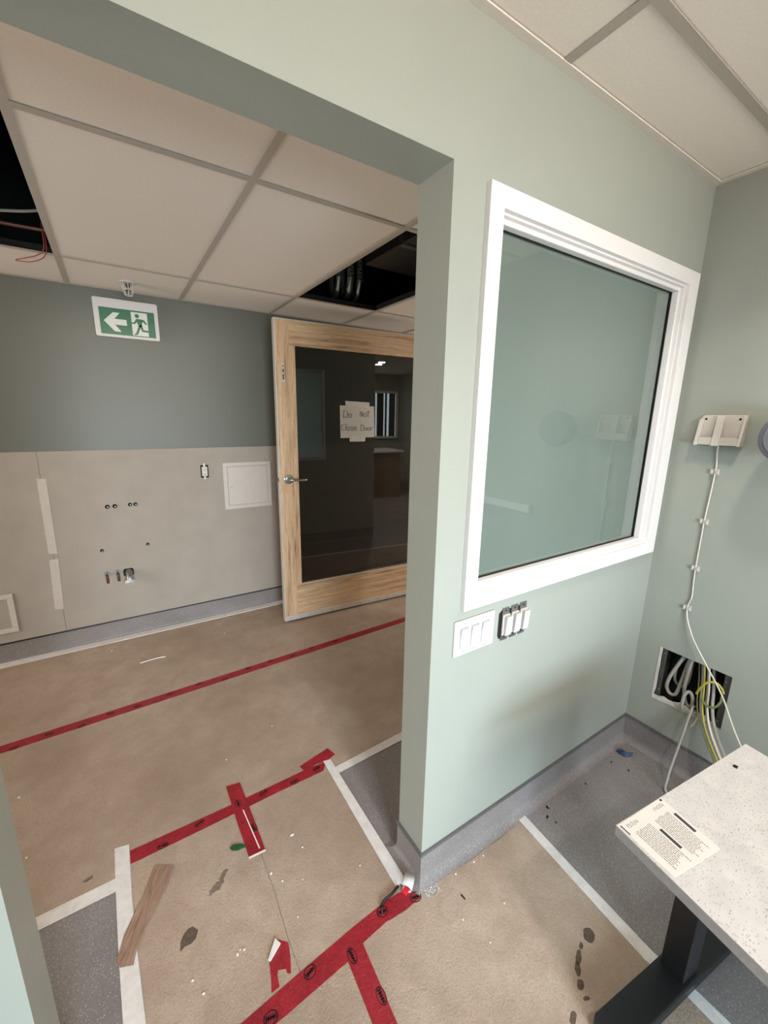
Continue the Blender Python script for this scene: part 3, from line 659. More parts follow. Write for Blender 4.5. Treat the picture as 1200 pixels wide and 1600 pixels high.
specks = [(-0.585, 0.135, 7, 'largest of the white crumbs right of the dark teardrop stain'), (-0.566, 0.136, 5, 'white crumb right beside the largest one near the teardrop stain'),
          (-0.576, 0.142, 4, 'small white crumb behind the pair near the teardrop stain'), (-0.707, 0.142, 5, 'white crumb on paper in front of the teardrop stain, the left one'),
          (-0.686, 0.096, 5, 'white crumb on paper in front of the teardrop stain, the near one'), (-1.227, 1.149, 8, 'pale crumb at the left edge of the corridor paper'),
          (-1.161, 0.822, 7, 'pale crumb beside the left jamb above the white tape'), (0.254, -0.052, 5, 'white crumb along the wall end baseboard, farthest of three'),
          (0.209, -0.050, 5, 'white crumb along the wall end baseboard, middle of three'), (0.124, -0.046, 6, 'white crumb along the wall end baseboard, nearest of three'),
          (-0.317, 0.395, 9, 'broad white flake on paper between red plus sign and diagonal white tape'), (-0.403, 0.258, 4, 'white speck just right of the paper seam'),
          (-0.342, 0.226, 4, 'white speck midway between paper seam and wall end'), (-0.429, 0.303, 8, 'pale flake lying on the paper seam'),
          (-0.397, 0.130, 4, 'white speck right of the torn red scrap'), (0.05, -0.16, 4, 'white speck on near paper in front of the clear tape'),
          (0.20, -0.20, 4, 'white speck in the middle of the near paper'), (0.08, -0.25, 4, 'white speck on near paper towards the bottom edge'),
          (-0.30, 0.33, 5, 'white crumb in front of the broad white flake'), (-0.45, 0.90, 4, 'pale speck on corridor paper behind the red plus sign'),
          (-0.20, 1.00, 4, 'pale speck on corridor paper behind the red tape corner'), (-0.20, 2.10, 6, 'white crumb on far paper below the access panel'),
          (-0.90, 2.25, 8, 'white crumb on far paper below the pipe stubs'), (-0.15, 0.16, 4, 'white speck on paper left of the curled white tape end')]
for x, y, s_, lab in specks:
    s_ *= 0.00068; n = 6
    pl = [(x + s_ * random.uniform(0.5, 1.3) * math.cos(2 * math.pi * i / n), y + s_ * random.uniform(0.4, 1.0) * math.sin(2 * math.pi * i / n)) for i in range(n)]
    tag(MB().prism(pl, PT + 0.0001, PT + 0.0025).build('plaster_crumb', M['chip_white']), lab, 'debris', 'white crumbs on the floor paper')
tag(MB().tube([(-0.745, 1.985, PT + 0.0035), (-0.66, 1.992, PT + 0.0035), (-0.60, 1.985, PT + 0.0035)], 0.0028, 8).build('white_stick', M['chip_white'], smooth=True), 'thin white offcut lying on the far brown paper', 'debris')
tag(MB().prism([(0.093, -0.104), (0.097, -0.104), (0.099, -0.122), (0.095, -0.122)], PT + 0.0001, PT + 0.003).build('dark_sliver', M['black_plastic']), 'thin dark sliver on the near brown paper', 'debris')

# ================================================================== FAR WALL THINGS
YW = D - 0.004
es = empty('exit_sign', (-0.58, D, 2.038), 'green exit sign with left arrow and running figure on the far wall', 'sign')
MB().prism([(-0.748, 2.040), (-0.412, 2.040), (-0.405, 2.047), (-0.405, 2.258), (-0.412, 2.265), (-0.748, 2.265), (-0.755, 2.258), (-0.755, 2.047)], D - 0.045, D, 'y').build('housing', M['white_plastic'], es, 0.003)
MB().box(-0.727, -0.428, D - 0.0462, D - 0.045, 2.056, 2.210).build('face_panel', M['sign_green'], es)
def suv(u, v): return (-0.727 + 0.299 * u, 2.210 - 0.154 * v)
def sprism(m, pl, d=0.0470): return m.prism([suv(*q) for q in pl], D - d, D - 0.0462, 'y')
m = MB(); sprism(m, [(0.07, 0.50), (0.245, 0.16), (0.365, 0.16), (0.26, 0.40), (0.475, 0.40), (0.475, 0.62), (0.26, 0.62), (0.365, 0.88), (0.245, 0.88)]); m.build('arrow', M['sign_white'], es)
m = MB(); sprism(m, [(0.565, 0.06), (0.865, 0.06), (0.865, 0.965), (0.565, 0.965)]); m.build('doorway_panel', M['sign_white'], es)
m = MB(); hx, hy = 0.672, 0.20
sprism(m, [(hx + 0.040 * math.cos(q), hy + 0.078 * math.sin(q)) for q in [2 * math.pi * i / 16 for i in range(16)]], 0.0476)
sprism(m, [(0.655, 0.31), (0.735, 0.31), (0.765, 0.40), (0.745, 0.58), (0.690, 0.60), (0.665, 0.45)], 0.0476)
sprism(m, [(0.655, 0.31), (0.665, 0.42), (0.625, 0.515), (0.565, 0.515), (0.565, 0.465), (0.61, 0.455)], 0.0476)
sprism(m, [(0.735, 0.31), (0.80, 0.33), (0.850, 0.47), (0.825, 0.51), (0.775, 0.40), (0.745, 0.42)], 0.0476)
sprism(m, [(0.690, 0.57), (0.740, 0.57), (0.695, 0.76), (0.660, 0.92), (0.60, 0.955), (0.595, 0.915), (0.63, 0.86)], 0.0476)
sprism(m, [(0.705, 0.55), (0.750, 0.53), (0.775, 0.72), (0.875, 0.735), (0.90, 0.70), (0.925, 0.72), (0.895, 0.81), (0.745, 0.795)], 0.0476)
m.build('running_figure', M['sign_green'], es)

sk = empty('sprinkler_head', (-0.565, 2.21, HF), 'white caged sprinkler head on the ceiling above the exit sign', 'sprinkler')
cx_, cy_ = -0.567, 2.21
MB().lathe((cx_, cy_, HF + 0.002), (0, 0, -1), [(0, 0.046), (0.004, 0.045), (0.007, 0.036), (0.007, 0.020)], 28).build('escutcheon', M['old_white'], sk, smooth=True)
MB().lathe((cx_, cy_, HF), (0, 0, -1), [(0, 0.012), (0.02, 0.012), (0.022, 0.008), (0.040, 0.006), (0.042, 0.016), (0.045, 0.016)], 20).build('nozzle', M['dull_steel'], sk, smooth=True)
m = MB()
for i in range(8):
    a = i * math.pi / 4
    m.tube([(cx_ + 0.036 * math.cos(a), cy_ + 0.036 * math.sin(a), HF - 0.003), (cx_ + 0.024 * math.cos(a), cy_ + 0.024 * math.sin(a), HF - 0.055), (cx_ + 0.018 * math.cos(a), cy_ + 0.018 * math.sin(a), HF - 0.070)], 0.0016, 6, 3)
m.ring((cx_, cy_, HF - 0.070), (0, 0, 1), 0.020, 0.015, 0.003).ring((cx_, cy_, HF - 0.040), (0, 0, 1), 0.030, 0.026, 0.003)
m.build('cage', M['white_plastic'], sk, smooth=True)

ap = empty('access_panel', (0.12, YW, 0.857), 'white square access panel on bare gypsum beside the door', 'panel')
rect_frame(-0.063, 0.303, 0.857, 1.219, 0.030, YW - 0.006, YW).build('frame', M['old_white'], ap, 0.001)
MB().box(-0.031, 0.271, YW - 0.005, YW - 0.001, 0.889, 1.187).build('panel_door', M['old_white'], ap, 0.0008)
MB().cyl((-0.010, YW - 0.005, 1.03), (-0.010, YW - 0.007, 1.03), 0.005).build('latch', M['steel'], ap)

ob = empty('outlet_box', (-0.192, YW, 1.114), 'uncovered electrical outlet in a dark cutout left of the access panel', 'outlet')
MB().box(-0.219, -0.165, YW - 0.001, YW, 1.116, 1.210).build('box_cutout', M['dark'], ob)
MB().box(-0.211, -0.173, YW - 0.012, YW - 0.001, 1.128, 1.198).build('receptacle', M['cream_plastic'], ob, 0.003)
m = MB()
for z in (1.145, 1.178):
    m.box(-0.200, -0.197, YW - 0.0126, YW - 0.012, z - 0.005, z + 0.005).box(-0.187, -0.184, YW - 0.0126, YW - 0.012, z - 0.005, z + 0.005).cyl((-0.192, YW - 0.012, z - 0.010), (-0.192, YW - 0.0126, z - 0.010), 0.003, n=10)
m.build('slots', M['dark'], ob)
MB().box(-0.198, -0.186, YW - 0.004, YW - 0.001, 1.104, 1.128).build('mounting_strap', M['steel'], ob)
MB().box(-0.198, -0.186, YW - 0.004, YW - 0.001, 1.198, 1.222).build('mounting_strap', M['steel'], ob)

vf = empty('vent_frame', (-1.51, YW, 0.2), 'white square vent frame low on the gypsum at the left edge', 'vent')
rect_frame(-1.64, -1.376, 0.200, 0.457, 0.030, YW - 0.010, YW).build('frame', M['old_white'], vf, 0.002)
MB().box(-1.61, -1.406, YW - 0.003, YW, 0.230, 0.427).build('inner_panel', M['gypsum'], vf)

AN = 'anchors left in the gypsum for the missing sink'
def anchor(x, z, r, label):
    a = empty('wall_anchor', (x, YW, z), label, 'anchor', AN)
    MB().ring((x, YW, z), (0, -1, 0), r, r * 0.6, 0.0018, 18).build('hole_rim', M['dark'], a)
    MB().cyl((x, YW + 0.0005, z), (x, YW - 0.0006, z), r * 0.6, n=16).build('hole', M['dark'], a)
    MB().cyl((x + r * 0.15, YW, z - r * 0.1), (x + r * 0.15, YW - 0.010, z - r * 0.1), r * 0.32, n=12).build('bolt', M['steel'], a)
anchor(-0.820, 0.958, 0.014, 'leftmost anchor of the upper row of four above the pipe stubs')
anchor(-0.777, 0.958, 0.014, 'second anchor from left in the upper row of four')
anchor(-0.688, 0.960, 0.013, 'third anchor from left in the upper row of four')
anchor(-0.656, 0.960, 0.013, 'rightmost anchor of the upper row of four')
anchor(-0.884, 0.659, 0.011, 'single anchor on the left, midway between upper row and pipe stubs')
anchor(-0.610, 0.662, 0.011, 'single anchor on the right, midway between upper row and pipe stubs')
def stub(x, z, label):
    a = empty('pipe_stub', (x, YW, z), label, 'pipe', 'copper pipe stubs below the anchors')
    MB().ring((x, YW, z), (0, -1, 0), 0.019, 0.009, 0.004, 20).build('escutcheon', M['steel'], a)
    MB().tube([(x, YW - 0.001, z), (x, YW - 0.035, z), (x + 0.001, YW - 0.050, z - 0.010), (x + 0.002, YW - 0.052, z - 0.030), (x + 0.002, YW - 0.052, z - 0.052)], 0.0085, 12).build('pipe', M['copper'], a, smooth=True)
    MB().ring((x, YW - 0.020, z), (0, -1, 0), 0.012, 0.008, 0.012, 16).build('collar', M['steel'], a)
stub(-0.874, 0.488, 'left copper pipe stub bending down out of the gypsum'); stub(-0.810, 0.492, 'right copper pipe stub bending down beside the white capped drain')
ds = empty('drain_stub', (-0.745, YW, 0.47), 'grey drain pipe stub with a white cap, right of the copper stubs', 'pipe')
MB().prism([(-0.778, 0.452), (-0.715, 0.452), (-0.715, 0.494), (-0.724, 0.504), (-0.770, 0.504), (-0.778, 0.494)], YW - 0.001, YW, 'y').build('cutout', M['dark'], ds)
MB().tube([(-0.745, YW, 0.480), (-0.745, YW - 0.03, 0.477), (-0.745, YW - 0.055, 0.455), (-0.745, YW - 0.062, 0.432)], 0.022, 18).build('pipe', M['steel'], ds, smooth=True)
cp = MB().lathe((-0.745, YW - 0.062, 0.434), (0, -0.45, -0.9), [(0, 0.027), (0.016, 0.027), (0.020, 0.022)], 24).build('cap', M['white_plastic'], ds, smooth=True)
m = MB()
for i in range(10):
    a = i * math.pi / 5; m.tube([(-0.745 + 0.028 * math.cos(a), YW - 0.064 - 0.012 * math.sin(a), 0.432 + 0.02 * math.sin(a)), (-0.745 + 0.028 * math.cos(a), YW - 0.071 - 0.012 * math.sin(a), 0.418 + 0.02 * math.sin(a))], 0.003, 6, 1)
m.build('grip_ribs', M['white_plastic'], cp)

# ================================================================== ABOVE THE CEILING (seen through the two missing tiles)
du = empty('air_duct', (0.95, 1.35, 2.52), 'dark rectangular duct above the missing tile near the door', 'duct')
MB().box(0.70, 1.60, 0.95, 1.62, 2.50, 2.80).build('duct_body', M['dull_steel'], du, 0.004)
MB().box(0.688, 1.612, 1.20, 1.235, 2.488, 2.812).build('duct_flange', M['steel'], du, 0.002)
MB().box(0.80, 0.83, 0.80, 0.83, 2.42, 3.0).box(0.80, 0.83, 0.80, 1.0, 2.42, 2.45).build('hanger', M['steel'], du)
for i, (x, y, lab) in enumerate([(0.70, 2.00, 'left'), (0.775, 1.97, 'middle'), (0.86, 1.99, 'right')]):
    m = MB()
    m.tube([(x, y - 0.02, 3.0), (x, y - 0.02, 2.66), (x + 0.004, y, 2.50), (x + 0.006, y + 0.05, 2.42), (x + 0.008, y + 0.11, 2.50), (x + 0.008, y + 0.13, 3.0)], 0.020, 12)
    for k in range(11):
        m.ring((x + 0.001, y - 0.018, 2.76 - 0.024 * k), (0, 0, 1), 0.025, 0.019, 0.010, 14)
    tag(m.build('flexible_conduit', M['bright_foil'], smooth=True), '%s shiny flexible conduit loop above the missing tile by the door' % lab, 'conduit', 'flexible conduits above the corridor ceiling')
tag(MB().tube([(-1.45, 1.70, 2.47), (-1.2, 1.72, 2.40), (-0.98, 1.72, 2.42), (-0.80, 1.70, 2.47)], 0.006, 8).build('grey_wire', M['grey_cable'], smooth=True), 'grey cable sagging inside the missing tile at the left', 'cable')
tag(MB().tube([(-1.45, 1.78, 2.39), (-1.1, 1.79, 2.385), (-0.80, 1.79, 2.39)], 0.009, 8).build('orange_conduit', M['copper'], smooth=True), 'reddish pipe along the edge of the missing tile at the left', 'pipe')
tag(MB().tube([(-1.5, 1.2, 2.62), (-1.25, 1.45, 2.46), (-1.05, 1.5, 2.50), (-1.0, 1.3, 2.62), (-1.15, 1.1, 2.66)], 0.010, 8).build('looped_cable', M['grey_light'], smooth=True), 'pale looped cable deep inside the missing tile at the left', 'cable')
tag(MB().tube([(-0.90, 1.80, 2.42), (-0.903, 1.86, 2.335), (-0.925, 1.93, 2.308), (-0.98, 2.01, 2.300), (-1.03, 2.03, 2.300), (-1.04, 2.02, 2.301), (-1.0, 1.97, 2.302), (-0.945, 1.90, 2.306), (-0.912, 1.85, 2.33), (-0.906, 1.80, 2.42)], 0.0022, 8)
    .build('red_wire', M['red_cable'], smooth=True), 'thin red wire loop hanging out of the missing ceiling tile', 'wire')

# ================================================================== PARTITION FITTINGS
sp = empty('switch_plate', (0.174, 0, 0.846), 'white three-gang switch plate under the window corner', 'switch')
MB().box(0.086, 0.262, -0.006, 0, 0.848, 0.970).build('plate', M['white_plastic'], sp, 0.003)
for i in range(3):
    x = 0.127 + i * 0.0465
    MB().box(x - 0.0175, x + 0.0175, -0.0068, -0.006, 0.874, 0.944).build('rocker_surround', M['grey_light'], sp)  # darker grey stands in for the shadow around each rocker
    MB().add([(x - 0.0155, -0.0068, 0.876), (x + 0.0155, -0.0068, 0.876), (x + 0.0155, -0.0068, 0.942), (x - 0.0155, -0.0068, 0.942),
              (x - 0.0155, -0.0080, 0.876), (x + 0.0155, -0.0080, 0.876), (x + 0.0155, -0.0135, 0.942), (x - 0.0155, -0.0135, 0.942), (x - 0.0155, -0.0085, 0.908), (x + 0.0155, -0.0085, 0.908)],
             [(4, 8, 9, 5), (8, 7, 6, 9), (0, 4, 5, 1), (2, 6, 7, 3), (0, 3, 7, 8, 4), (1, 5, 9, 6, 2)]).build('rocker', M['white_plastic'], sp, 0.0006)
    for zz in (0.958, 0.860): MB().cyl((x, -0.006, zz), (x, -0.0068, zz), 0.0028, n=10).build('screw', M['grey_light'], sp)
sb = empty('switch_box', (0.352, 0, 0.85), 'uncovered metal switch box with three bare white switches, right of the plate', 'switch')
MB().prism([(0.288, 0.866), (0.294, 0.852), (0.418, 0.852), (0.424, 0.858), (0.424, 0.952), (0.300, 0.955), (0.288, 0.946)], -0.0012, -0.0002, 'y').build('box_opening', M['dark'], sb)
for i in range(3):
    x = 0.318 + i * 0.044
    MB().box(x - 0.016, x + 0.017, -0.004, -0.0015, 0.844, 0.962).build('strap', M['steel'], sb, 0.0005)
    MB().box(x - 0.017, x + 0.017, -0.010, -0.004, 0.866, 0.940).build('switch_body', M['cream_plastic'], sb, 0.001)
    MB().add([(x - 0.013, -0.010, 0.868), (x + 0.015, -0.010, 0.868), (x + 0.015, -0.010, 0.938), (x - 0.013, -0.010, 0.938),
              (x - 0.013, -0.020, 0.868), (x + 0.015, -0.020, 0.868), (x + 0.015, -0.0245, 0.938), (x - 0.013, -0.0245, 0.938)],
             [(4, 7, 6, 5), (0, 4, 5, 1), (2, 6, 7, 3), (0, 3, 7, 4), (1, 5, 6, 2)]).build('rocker', M['white_plastic'], sb, 0.001)
    for zz in (0.953, 0.856): MB().cyl((x, -0.004, zz), (x, -0.005, zz), 0.003, n=10).build('screw', M['dark'], sb)

# ================================================================== RIGHT WALL THINGS
hc = empty('handset_cradle', (XR, -0.170, 1.49), 'white double handset cradle mounted on the right wall', 'holder')
m = MB()
y0, y1, z0, z1 = -0.248, -0.094, 1.490, 1.609
MB().prism([(y0, z0), (y1, z0), (y1, z1 - 0.016), (y1 - 0.012, z1), (y0, z1)], XR - 0.012, XR, 'x').build('back_plate', M['cream_plastic'], hc, 0.002)
def wedge(ya, yb, xa_top, xa_bot, za, zb, nm):
    v = [(XR - 0.012, ya, za), (XR - 0.012, yb, za), (XR - 0.012, yb, zb), (XR - 0.012, ya, zb), (xa_bot, ya, za), (xa_bot, yb, za), (xa_top, yb, zb), (xa_top, ya, zb)]
    MB().add(v, [(0, 1, 2, 3), (4, 7, 6, 5), (0, 4, 5, 1), (1, 5, 6, 2), (2, 6, 7, 3), (3, 7, 4, 0)]).build(nm, M['cream_plastic'], hc, 0.0015)
wedge(y1 - 0.014, y1, XR - 0.018, XR - 0.040, z0, z1 - 0.016, 'side_wall')
wedge(-0.180, -0.154, XR - 0.022, XR - 0.042, z0, z1 - 0.002, 'divider')
wedge(y0, y0 + 0.010, XR - 0.018, XR - 0.040, z0, z1, 'side_wall')
for ya, yb in ((-0.154, y1 - 0.014), (y0 + 0.010, -0.180)):
    MB().box(XR - 0.036, XR - 0.030, ya, yb, z0, z0 + 0.032).box(XR - 0.036, XR - 0.012, ya, yb, z0, z0 + 0.004).build('front_lip', M['cream_plastic'], hc, 0.001)
for y in (-0.115, -0.226):
    MB().cyl((XR - 0.012, y, 1.594), (XR - 0.0128, y, 1.594), 0.0042, n=14).build('screw_hole', M['dark'], hc)
# cable down the wall, held by four clips
tag(MB().tube([(XR - 0.010, -0.172, 1.491), (XR - 0.008, -0.172, 1.46), (XR - 0.007, -0.178, 1.40), (XR - 0.006, -0.176, 1.30), (XR - 0.006, -0.173, 1.175), (XR - 0.006, -0.174, 1.05), (XR - 0.006, -0.175, 0.969), (XR - 0.006, -0.178, 0.90),
               (XR - 0.006, -0.182, 0.84), (XR - 0.007, -0.174, 0.79), (XR - 0.014, -0.186, 0.735), (XR - 0.03, -0.226, 0.665), (XR - 0.05, -0.290, 0.590), (XR - 0.09, -0.375, 0.505), (XR - 0.14, -0.455, 0.40), (XR - 0.17, -0.56, 0.27), (XR - 0.16, -0.72, 0.06), (XR - 0.18, -0.82, 0.006)], 0.0028, 10)
    .build('handset_cable', M['white_cable'], smooth=True), 'thin white cable running down the wall from the handset cradle', 'cable')
ck = empty('cable_clip', (XR, -0.176, 1.372), 'white cable clip topmost of the four below the cradle', 'clip', 'cable clips on the right wall')
MB().box(XR - 0.0035, XR, -0.190, -0.162, 1.373, 1.396).build('clip_base', M['white_plastic'], ck, 0.001)
MB().prism([(-0.190, 1.376), (-0.181, 1.380), (-0.181, 1.388), (-0.190, 1.394)], XR - 0.012, XR - 0.003, 'x').build('clip_jaw', M['white_plastic'], ck, 0.001)
MB().prism([(-0.171, 1.380), (-0.162, 1.376), (-0.162, 1.394), (-0.171, 1.388)], XR - 0.012, XR - 0.003, 'x').build('clip_jaw', M['white_plastic'], ck, 0.001)
for dz, dy, lab in ((-0.209, 0.003, 'second from top of the four below the cradle'), (-0.415, 0.001, 'third from top of the four below the cradle'), (-0.600, 0.003, 'lowest of the four, where the cable leaves the wall')):
    c = dup(ck, (0, dy, dz)); c['label'] = 'white cable clip ' + lab
# cutout in the wall: lining, studs, torn edges are parts of the wall
MB().box(XR + 0.105, XR + 0.11, -0.372, -0.10, 0.30, 0.556).box(XR + 0.03, XR + 0.105, -0.372, -0.10, 0.300, 0.302).box(XR + 0.03, XR + 0.105, -0.372, -0.10, 0.554, 0.556).build('cutout_lining', M['dark'], wr)
MB().box(XR + 0.012, XR + 0.10, -0.112, -0.1005, 0.3005, 0.5555).box(XR + 0.012, XR + 0.015, -0.126, -0.112, 0.3005, 0.5555).build('metal_stud', M['dull_steel'], wr)
MB().box(XR + 0.012, XR + 0.10, -0.3715, -0.360, 0.3005, 0.5555).box(XR + 0.012, XR + 0.015, -0.360, -0.346, 0.3005, 0.5555).build('metal_stud', M['dull_steel'], wr)
for y, z in ((-0.119, 0.53), (-0.119, 0.34), (-0.353, 0.52), (-0.353, 0.33)):
    MB().cyl((XR + 0.012, y, z), (XR + 0.009, y, z), 0.004, n=10).build('stud_screw', M['steel'], wr)
random.seed(3)
edge = [(-0.098, 0.556), (-0.108, 0.556)] + [(-0.108 - random.uniform(-0.002, 0.002), 0.50 - 0.04 * i) for i in range(5)] + [(-0.104, 0.310)]
edge += [(-0.106 - 0.02 * i, 0.312 + random.uniform(-0.005, 0.006) + 0.0016 * i) for i in range(11)] + [(-0.33, 0.318)] + [(-0.31 + 0.02 * i, 0.300 + random.uniform(-0.004, 0.003) - 0.0006 * i) for i in range(10)] + [(-0.098, 0.290)]
MB().prism(edge, XR - 0.0015, XR + 0.006, 'x').build('torn_edge', M['torn'], wr)
m = MB()
for i in range(6):
    y = -0.20 - i * 0.02; m.prism([(y, 0.309 + random.uniform(0, .004)), (y - 0.022, 0.312), (y - 0.02, 0.319 + random.uniform(0, .01)), (y - 0.006, 0.322)], XR - 0.006, XR + 0.02, 'x')
m.build('torn_paper', M['torn'], wr)
GC = 'grey cables coiled in the wall cutout'; XC = XR + 0.03
def cable(pts, r, mat, label, group=None, name='cable'):
    return tag(MB().tube(pts, r, 10).build(name, M[mat], smooth=True), label, 'cable', group)
cable([(XC + 0.02, -0.185, 0.549), (XC, -0.172, 0.50), (XC - 0.01, -0.150, 0.42), (XC - 0.012, -0.146, 0.37), (XC - 0.012, -0.162, 0.343), (XC - 0.01, -0.185, 0.352), (XC, -0.194, 0.42), (XC + 0.012, -0.200, 0.50), (XC + 0.022, -0.205, 0.549)], 0.0075, 'grey_cable', 'thick grey cable loop leftmost in the wall cutout', GC)
cable([(XC + 0.045, -0.19, 0.551), (XC + 0.048, -0.160, 0.48), (XC + 0.048, -0.148, 0.43), (XC + 0.048, -0.155, 0.38), (XC + 0.045, -0.185, 0.37), (XC + 0.045, -0.205, 0.41), (XC + 0.048, -0.21, 0.551)], 0.0065, 'grey_cable', 'grey cable loop behind the leftmost loop in the wall cutout', GC)
cable([(XC - 0.006, -0.220, 0.550), (XC - 0.012, -0.216, 0.47), (XC - 0.014, -0.214, 0.41), (XC - 0.018, -0.224, 0.36), (XC - 0.02, -0.240, 0.335), (XC - 0.03, -0.258, 0.345), (XC - 0.035, -0.258, 0.385), (XC - 0.035, -0.243, 0.408), (XC - 0.045, -0.230, 0.39), (XC - 0.052, -0.230, 0.34), (XC - 0.048, -0.234, 0.318)],
      0.007, 'grey_cable', 'grey cable curling over in the middle of the wall cutout', GC)
cable([(XR + 0.03, -0.262, 0.332), (XR - 0.004, -0.266, 0.352), (XR - 0.028, -0.270, 0.345), (XR - 0.045, -0.268, 0.30), (XR - 0.065, -0.268, 0.235), (XR - 0.10, -0.266, 0.13), (XR - 0.15, -0.272, 0.05), (XR - 0.185, -0.288, 0.008), (XR - 0.15, -0.34, 0.0065), (XR - 0.14, -0.42, 0.0065)],
      0.0055, 'grey_cable', 'grey cable hanging from the wall cutout down to the vinyl floor', GC)
cable([(XR + 0.02, -0.292, 0.324), (XR - 0.006, -0.296, 0.326), (XR - 0.02, -0.288, 0.288), (XR - 0.024, -0.279, 0.262)], 0.0045, 'white_cable', 'short cut white cable tail poking out below the wall cutout')
BU = 'bundle of cables running from the wall cutout to behind the desk'
bun = [('grey_cable', 0.0066, 0.003, 0.0, 'grey cable at the left side of the bundle leaving the wall cutout'), ('grey_cable', 0.0066, -0.0175, 0.0, 'grey cable in the middle of the bundle leaving the wall cutout'),
       ('yellow_cable', 0.0032, -0.009, 0.018, 'yellow earth wire in the bundle leaving the wall cutout'), ('grey_cable', 0.0066, -0.038, 0.0, 'grey cable at the right side of the bundle leaving the wall cutout'),
       ('green_cable', 0.0028, 0.017, 0.002, 'green earth wire along the left edge of the cable bundle'), ('white_cable', 0.004, -0.027, 0.018, 'thin white cable on top of the cable bundle')]
for mat, r, dy, dx, lab in bun:
    cable([(XC + 0.026 - dx, -0.252 + dy, 0.550), (XC + 0.020 - dx, -0.262 + dy, 0.50), (XC + 0.002 - dx, -0.276 + dy, 0.44), (XR - 0.016 - dx, -0.297 + dy, 0.385), (XR - 0.045 - dx, -0.325 + dy, 0.325),
           (XR - 0.085 - dx, -0.372 + dy, 0.275), (XR - 0.12 - dx, -0.415 + dy, 0.24), (XR - 0.16 - dx, -0.47 + dy, 0.18), (XR - 0.20 - dx, -0.55 + dy, 0.09), (XR - 0.23 - dx, -0.62 + dy, 0.012)], r, mat, lab, BU)
cable([(XC - 0.052, -0.272, 0.425), (XC - 0.058, -0.283, 0.46), (XC - 0.058, -0.302, 0.500), (XC - 0.05, -0.330, 0.512), (XC - 0.045, -0.350, 0.495), (XC - 0.04, -0.358, 0.475)], 0.0045, 'yellow_cable', 'yellow earth wire curled in a loop at the right of the wall cutout')
cable([(XC - 0.066, -0.296, 0.425), (XC - 0.072, -0.318, 0.405), (XC - 0.068, -0.345, 0.41), (XC - 0.055, -0.358, 0.44), (XC - 0.05, -0.356, 0.462)], 0.0045, 'green_cable', 'green earth wire loop under the yellow curl in the wall cutout')
gf = empty('wall_lamp_head', (XR, -0.415, 1.44), 'grey rounded wall fixture cut off at the right edge beside the cradle', 'fixture')
gc = Vector((XR, -0.412, 1.535))
MB().cyl(gc, gc + Vector((-0.02, 0, 0)), 0.050, n=32).build('wall_plate', M['grey_light'], gf, 0.002, True)
MB().lathe(gc + Vector((-0.02, 0, 0)), (-1, 0, 0), [(0, 0.030), (0.03, 0.034), (0.04, 0.075), (0.055, 0.086), (0.11, 0.090), (0.125, 0.086), (0.13, 0.076)], 40).build('drum', M['grey_fixture'], gf, smooth=True)
MB().cyl(gc + Vector((-0.15, 0, 0)), gc + Vector((-0.153, 0, 0)), 0.070, n=32).build('front_disc', M['grey_fixture'], gf)
MB().tube([gc + Vector((-0.10, -0.09, 0.01)), gc + Vector((-0.10, -0.12, 0.012))], 0.006, 10, 1).tube([gc + Vector((-0.06, -0.09, 0.02)), gc + Vector((-0.06, -0.115, 0.022))], 0.006, 10, 1).build('pin', M['chrome'], gf, smooth=True)
MB().box(XR - 0.022, XR, -1.15, -0.61, 1.035, 1.082).build('rail_body', M['white_trim'], bevel=0.003)
o = bpy.data.objects['rail_body']; o.name = 'trim_1'; tag(o, kind='structure')

# ================================================================== DESK
dk = empty('standing_desk', (0.45, -0.9, 0), 'height-adjustable desk with flecked white top and black steel legs', 'desk')
A = Vector((0.160, -0.501, 0)); B = Vector((0.739, -0.569, 0)); dv = Vector((-0.150, -0.989, 0)); L = 1.35
ZD = 0.66
top = [(A.x, A.y), (B.x, B.y), (B.x + dv.x * L, B.y + dv.y * L), (A.x + dv.x * L, A.y + dv.y * L)]
MB().prism(top, ZD - 0.0275, ZD - 0.0006).build('edge_band', M['desk_edge'], dk, 0.0015)
ins = 0.0004
MB().prism([(x, y) for x, y in top], ZD - 0.0006, ZD).build('worktop', M['desk'], dk)
u = (B - A).normalized(); vv = Vector((-u.y, u.x, 0)) * -1
def fl(a, b): q = A + u * a + vv * b; return (q.x, q.y)
for k, off in enumerate((0.0, 1.15)):
    f0, f1 = 0.018 + off, 0.100 + off
    MB().prism([fl(0.020, f0), fl(0.010, f0 + 0.01), fl(0.010, f1 - 0.01), fl(0.020, f1), fl(0.585, f1), fl(0.595, f1 - 0.01), fl(0.595, f0 + 0.01), fl(0.585, f0)], 0.010, 0.050).build('foot', M['black_metal'], dk, 0.006, seg=3)
    MB().prism([fl(0.292, f0 + 0.008), fl(0.362, f0 + 0.008), fl(0.362, f1 - 0.012), fl(0.292, f1 - 0.012)], 0.050, 0.42).build('leg', M['black_metal'], dk, 0.003)
    MB().prism([fl(0.298, f0 + 0.014), fl(0.356, f0 + 0.014), fl(0.356, f1 - 0.018), fl(0.298, f1 - 0.018)], 0.42, 0.61).build('leg', M['black_metal'], dk, 0.003)
    MB().prism([fl(0.06, f0 + 0.01), fl(0.56, f0 + 0.01), fl(0.56, f1 - 0.02), fl(0.06, f1 - 0.02)], 0.605, ZD - 0.0275).build('top_bracket', M['black_metal'], dk, 0.002)
    MB().cyl(Vector(fl(0.04, (f0 + f1) / 2) + (0,)), Vector(fl(0.04, (f0 + f1) / 2) + (0.012,)), 0.020, n=20).build('levelling_pad', M['black_plastic'], dk)
    MB().cyl(Vector(fl(0.56, (f0 + f1) / 2) + (0,)), Vector(fl(0.56, (f0 + f1) / 2) + (0.012,)), 0.020, n=20).build('levelling_pad', M['black_plastic'], dk)
